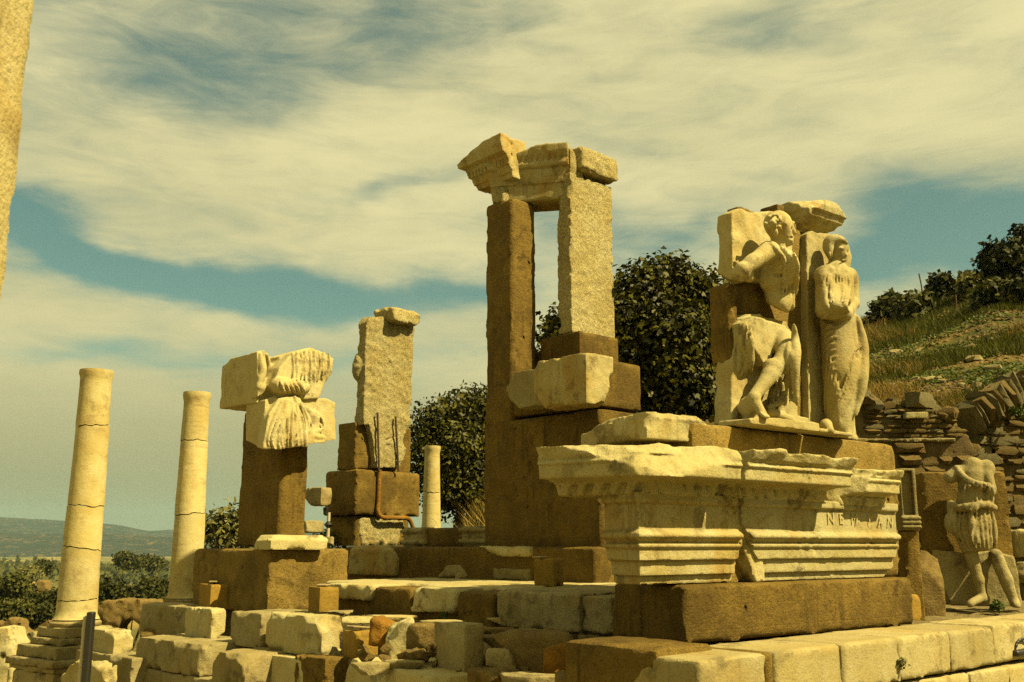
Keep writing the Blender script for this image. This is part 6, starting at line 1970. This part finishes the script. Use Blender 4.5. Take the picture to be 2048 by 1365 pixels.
far_wall('ruined_wall', 'distant ruined wall with small arches in the trees at left', [(10, 1182), (30, 1178), (55, 1176), (66, 1170), (78, 1160), (90, 1162), (94, 1182)], 150, 2, 'rubble', 6, door=(66, 74, 1170, 1178, True), h=.16)
far_wall('street_pedestal', 'pale broken pedestal at the bottom left corner', [(-20, 1256), (22, 1254), (24, 1300), (26, 1320)], 27, 1.0, 'marble', 7)
def small_col(label, px, yt, yb, w, Y, seed):
    b = at(px, yb, Y); t = at(px, yt, Y); r = w * Y / 2032 / 2
    H = t.z - b.z
    o = lathe('street_column', [(.02, -1.2), (r * 1.3, -1.2), (r * 1.3, .05), (r, .12), (r * .88, H - .25), (r * .9, H - .22), (r * 1.35, H - .05), (r * 1.35, H), (.02, H)], 'marble_warm', None, b, 20, seed=seed)
    return tag(o, label, 'column', 'small columns beside the street at bottom left')
small_col('small far column with a capital, left of the tallest column pedestal', 50, 1282, 1335, 9, 33, 3)
small_col('slender far column closest to the tallest column', 63, 1264, 1330, 7, 36, 4)
small_col('short thick broken column at the bottom left corner', 22, 1314, 1350, 10, 26, 5)
small_col('short broken column stump at the bottom left edge', 20, 1338, 1370, 9, 24, 6)
boulder('reddish_stone', 'rubble_orange', 52, 1330, 30, (.28, .28, .34), 66, 'rounded reddish brown stone among the far street columns', 'stone', None)  # a rounded reddish stone, not a vessel
# pole with a lamp showing through the gap
pl_ = at(656, 1072, 18.5)
pole = empty('lamp_pole', pl_, 'thin metal pole with a small dark lamp in the gap beside the middle pier', 'pole')
lathe('shaft', [(.03, -1.5), (.03, .42)], 'grey_paint', pole, pl_, 10, wob=0)
lathe('lamp', [(.01, .12), (.03, .14), (.085, .20), (.03, .26), (.01, .28)], 'black', pole, pl_, 12, wob=0)
lathe('spot_head', [(.01, .36), (.05, .38), (.06, .5), (.02, .52)], 'black', pole, pl_ + Vector((-.05, 0, 0)), 10, wob=0)
on_fp('junction_box', 'marble', (-.06, -.1, -.16), (.10, .06, -.02), .02, f=Fr(pl_, 90), parent=pole)

# a visitor on the street at the bottom left, seen from behind
def visitor(px, py, Y):
    g = at(px, py, Y); top = g.z; k = 1.72 / 7.5
    zf_ = top - 1.72
    root = empty('person', (g.x, g.y, zf_), 'person seen from behind with dark hair and a pale green shirt, at bottom left', 'person')
    M['skin'] = flat_mat('skin', (.40, .22, .10), .6); M['shirt'] = flat_mat('pale_shirt', (.30, .31, .16), .8); M['trousers'] = flat_mat('dark_trousers', (.05, .045, .03), .8); M['hair'] = flat_mat('dark_hair', (.015, .011, .006), .5)
    f = Fr((g.x, g.y, zf_), 90)
    s = Sculpt((-.45, -.3, 0), (.45, .3, 1.75), .018)
    for sx in (-1, 1):
        s.cap((sx * .10, 0, .92), (sx * .11, -.02, .50), .090, .062, .03); s.cap((sx * .11, -.02, .50), (sx * .12, .02, .09), .060, .040, .02); s.cap((sx * .12, .02, .05), (sx * .13, .16, .035), .045, .035, .02)
        s.cap((sx * .20, 0, 1.40), (sx * .27, -.02, 1.12), .052, .042, .02); s.cap((sx * .27, -.02, 1.12), (sx * .26, .10, .86), .040, .030, .02); s.ell((sx * .26, .13, .80), (.035, .03, .06), .015)
        for q in range(4): s.cap((sx * .26 + (q - 1.5) * .016, .14, .77), (sx * .26 + (q - 1.5) * .018, .16, .70 - abs(q - 1.5) * .008), .009, .007, .005)
    s.ell((0, 0, 1.22), (.19, .12, .26), .04); s.ell((0, 0, .96), (.165, .12, .13), .04); s.cap((0, 0, 1.42), (0, .01, 1.55), .055, .05, .03); s.ell((0, .015, 1.62), (.078, .095, .115), .015)
    s.ell((0, .115, 1.61), (.014, .02, .022), .01)
    V, F = s.mesh(); mesh_obj('body', V, F, M['skin'], root, f.O, f.rz)
    s = Sculpt((-.4, -.3, .8), (.4, .3, 1.52), .018); s.ell((0, 0, 1.20), (.215, .15, .32), .04); s.ell((0, 0, .98), (.19, .145, .16), .04)
    for sx in (-1, 1): s.cap((sx * .19, 0, 1.40), (sx * .26, -.02, 1.18), .078, .068, .04)
    s.rough(.01, 6, 2, 3); V, F = s.mesh(); mesh_obj('shirt', V, F, M['shirt'], root, f.O, f.rz)
    s = Sculpt((-.3, -.25, .06), (.3, .25, 1.0), .018); s.ell((0, 0, .92), (.18, .14, .13), .03)
    for sx in (-1, 1): s.cap((sx * .10, 0, .90), (sx * .115, 0, .12), .105, .075, .03)
    V, F = s.mesh(); mesh_obj('trousers', V, F, M['trousers'], root, f.O, f.rz)
    s = Sculpt((-.12, -.15, 1.45), (.12, .13, 1.76), .014); s.ell((0, -.012, 1.64), (.092, .105, .112), .02); s.cut((0, .06, 1.60), (0, 1, -.35), .01); s.rough(.006, 14, 2, 4)
    V, F = s.mesh(); mesh_obj('hair', V, F, M['hair'], root, f.O, f.rz)
visitor(46, 1342, 21.0)

# ------------------------------------------------------------------ haze over the plain
hz_m = bpy.data.materials.new('haze'); hz_m.use_nodes = True
kz = NT(hz_m.node_tree)
for n in list(kz.n):
    if n.type == 'BSDF_PRINCIPLED': kz.n.remove(n)
pv = kz.new('ShaderNodeVolumePrincipled'); pv.inputs['Color'].default_value = (.50, .78, .90, 1); pv.inputs['Density'].default_value = .00007; pv.inputs['Anisotropy'].default_value = .2
kz.l.new(pv.outputs[0], kz.n['Material Output'].inputs['Volume'])
bz = [(-9500, -9500, -60), (9500, 9500, 330)]
Vb = [(x, y, z) for x in (bz[0][0], bz[1][0]) for y in (bz[0][1], bz[1][1]) for z in (bz[0][2], bz[1][2])]
Fb = [(0, 1, 3, 2), (4, 6, 7, 5), (0, 4, 5, 1), (2, 3, 7, 6), (0, 2, 6, 4), (1, 5, 7, 3)]
tag(mesh_obj('haze', Vb, Fb, hz_m, None, smooth=False), kind='stuff')
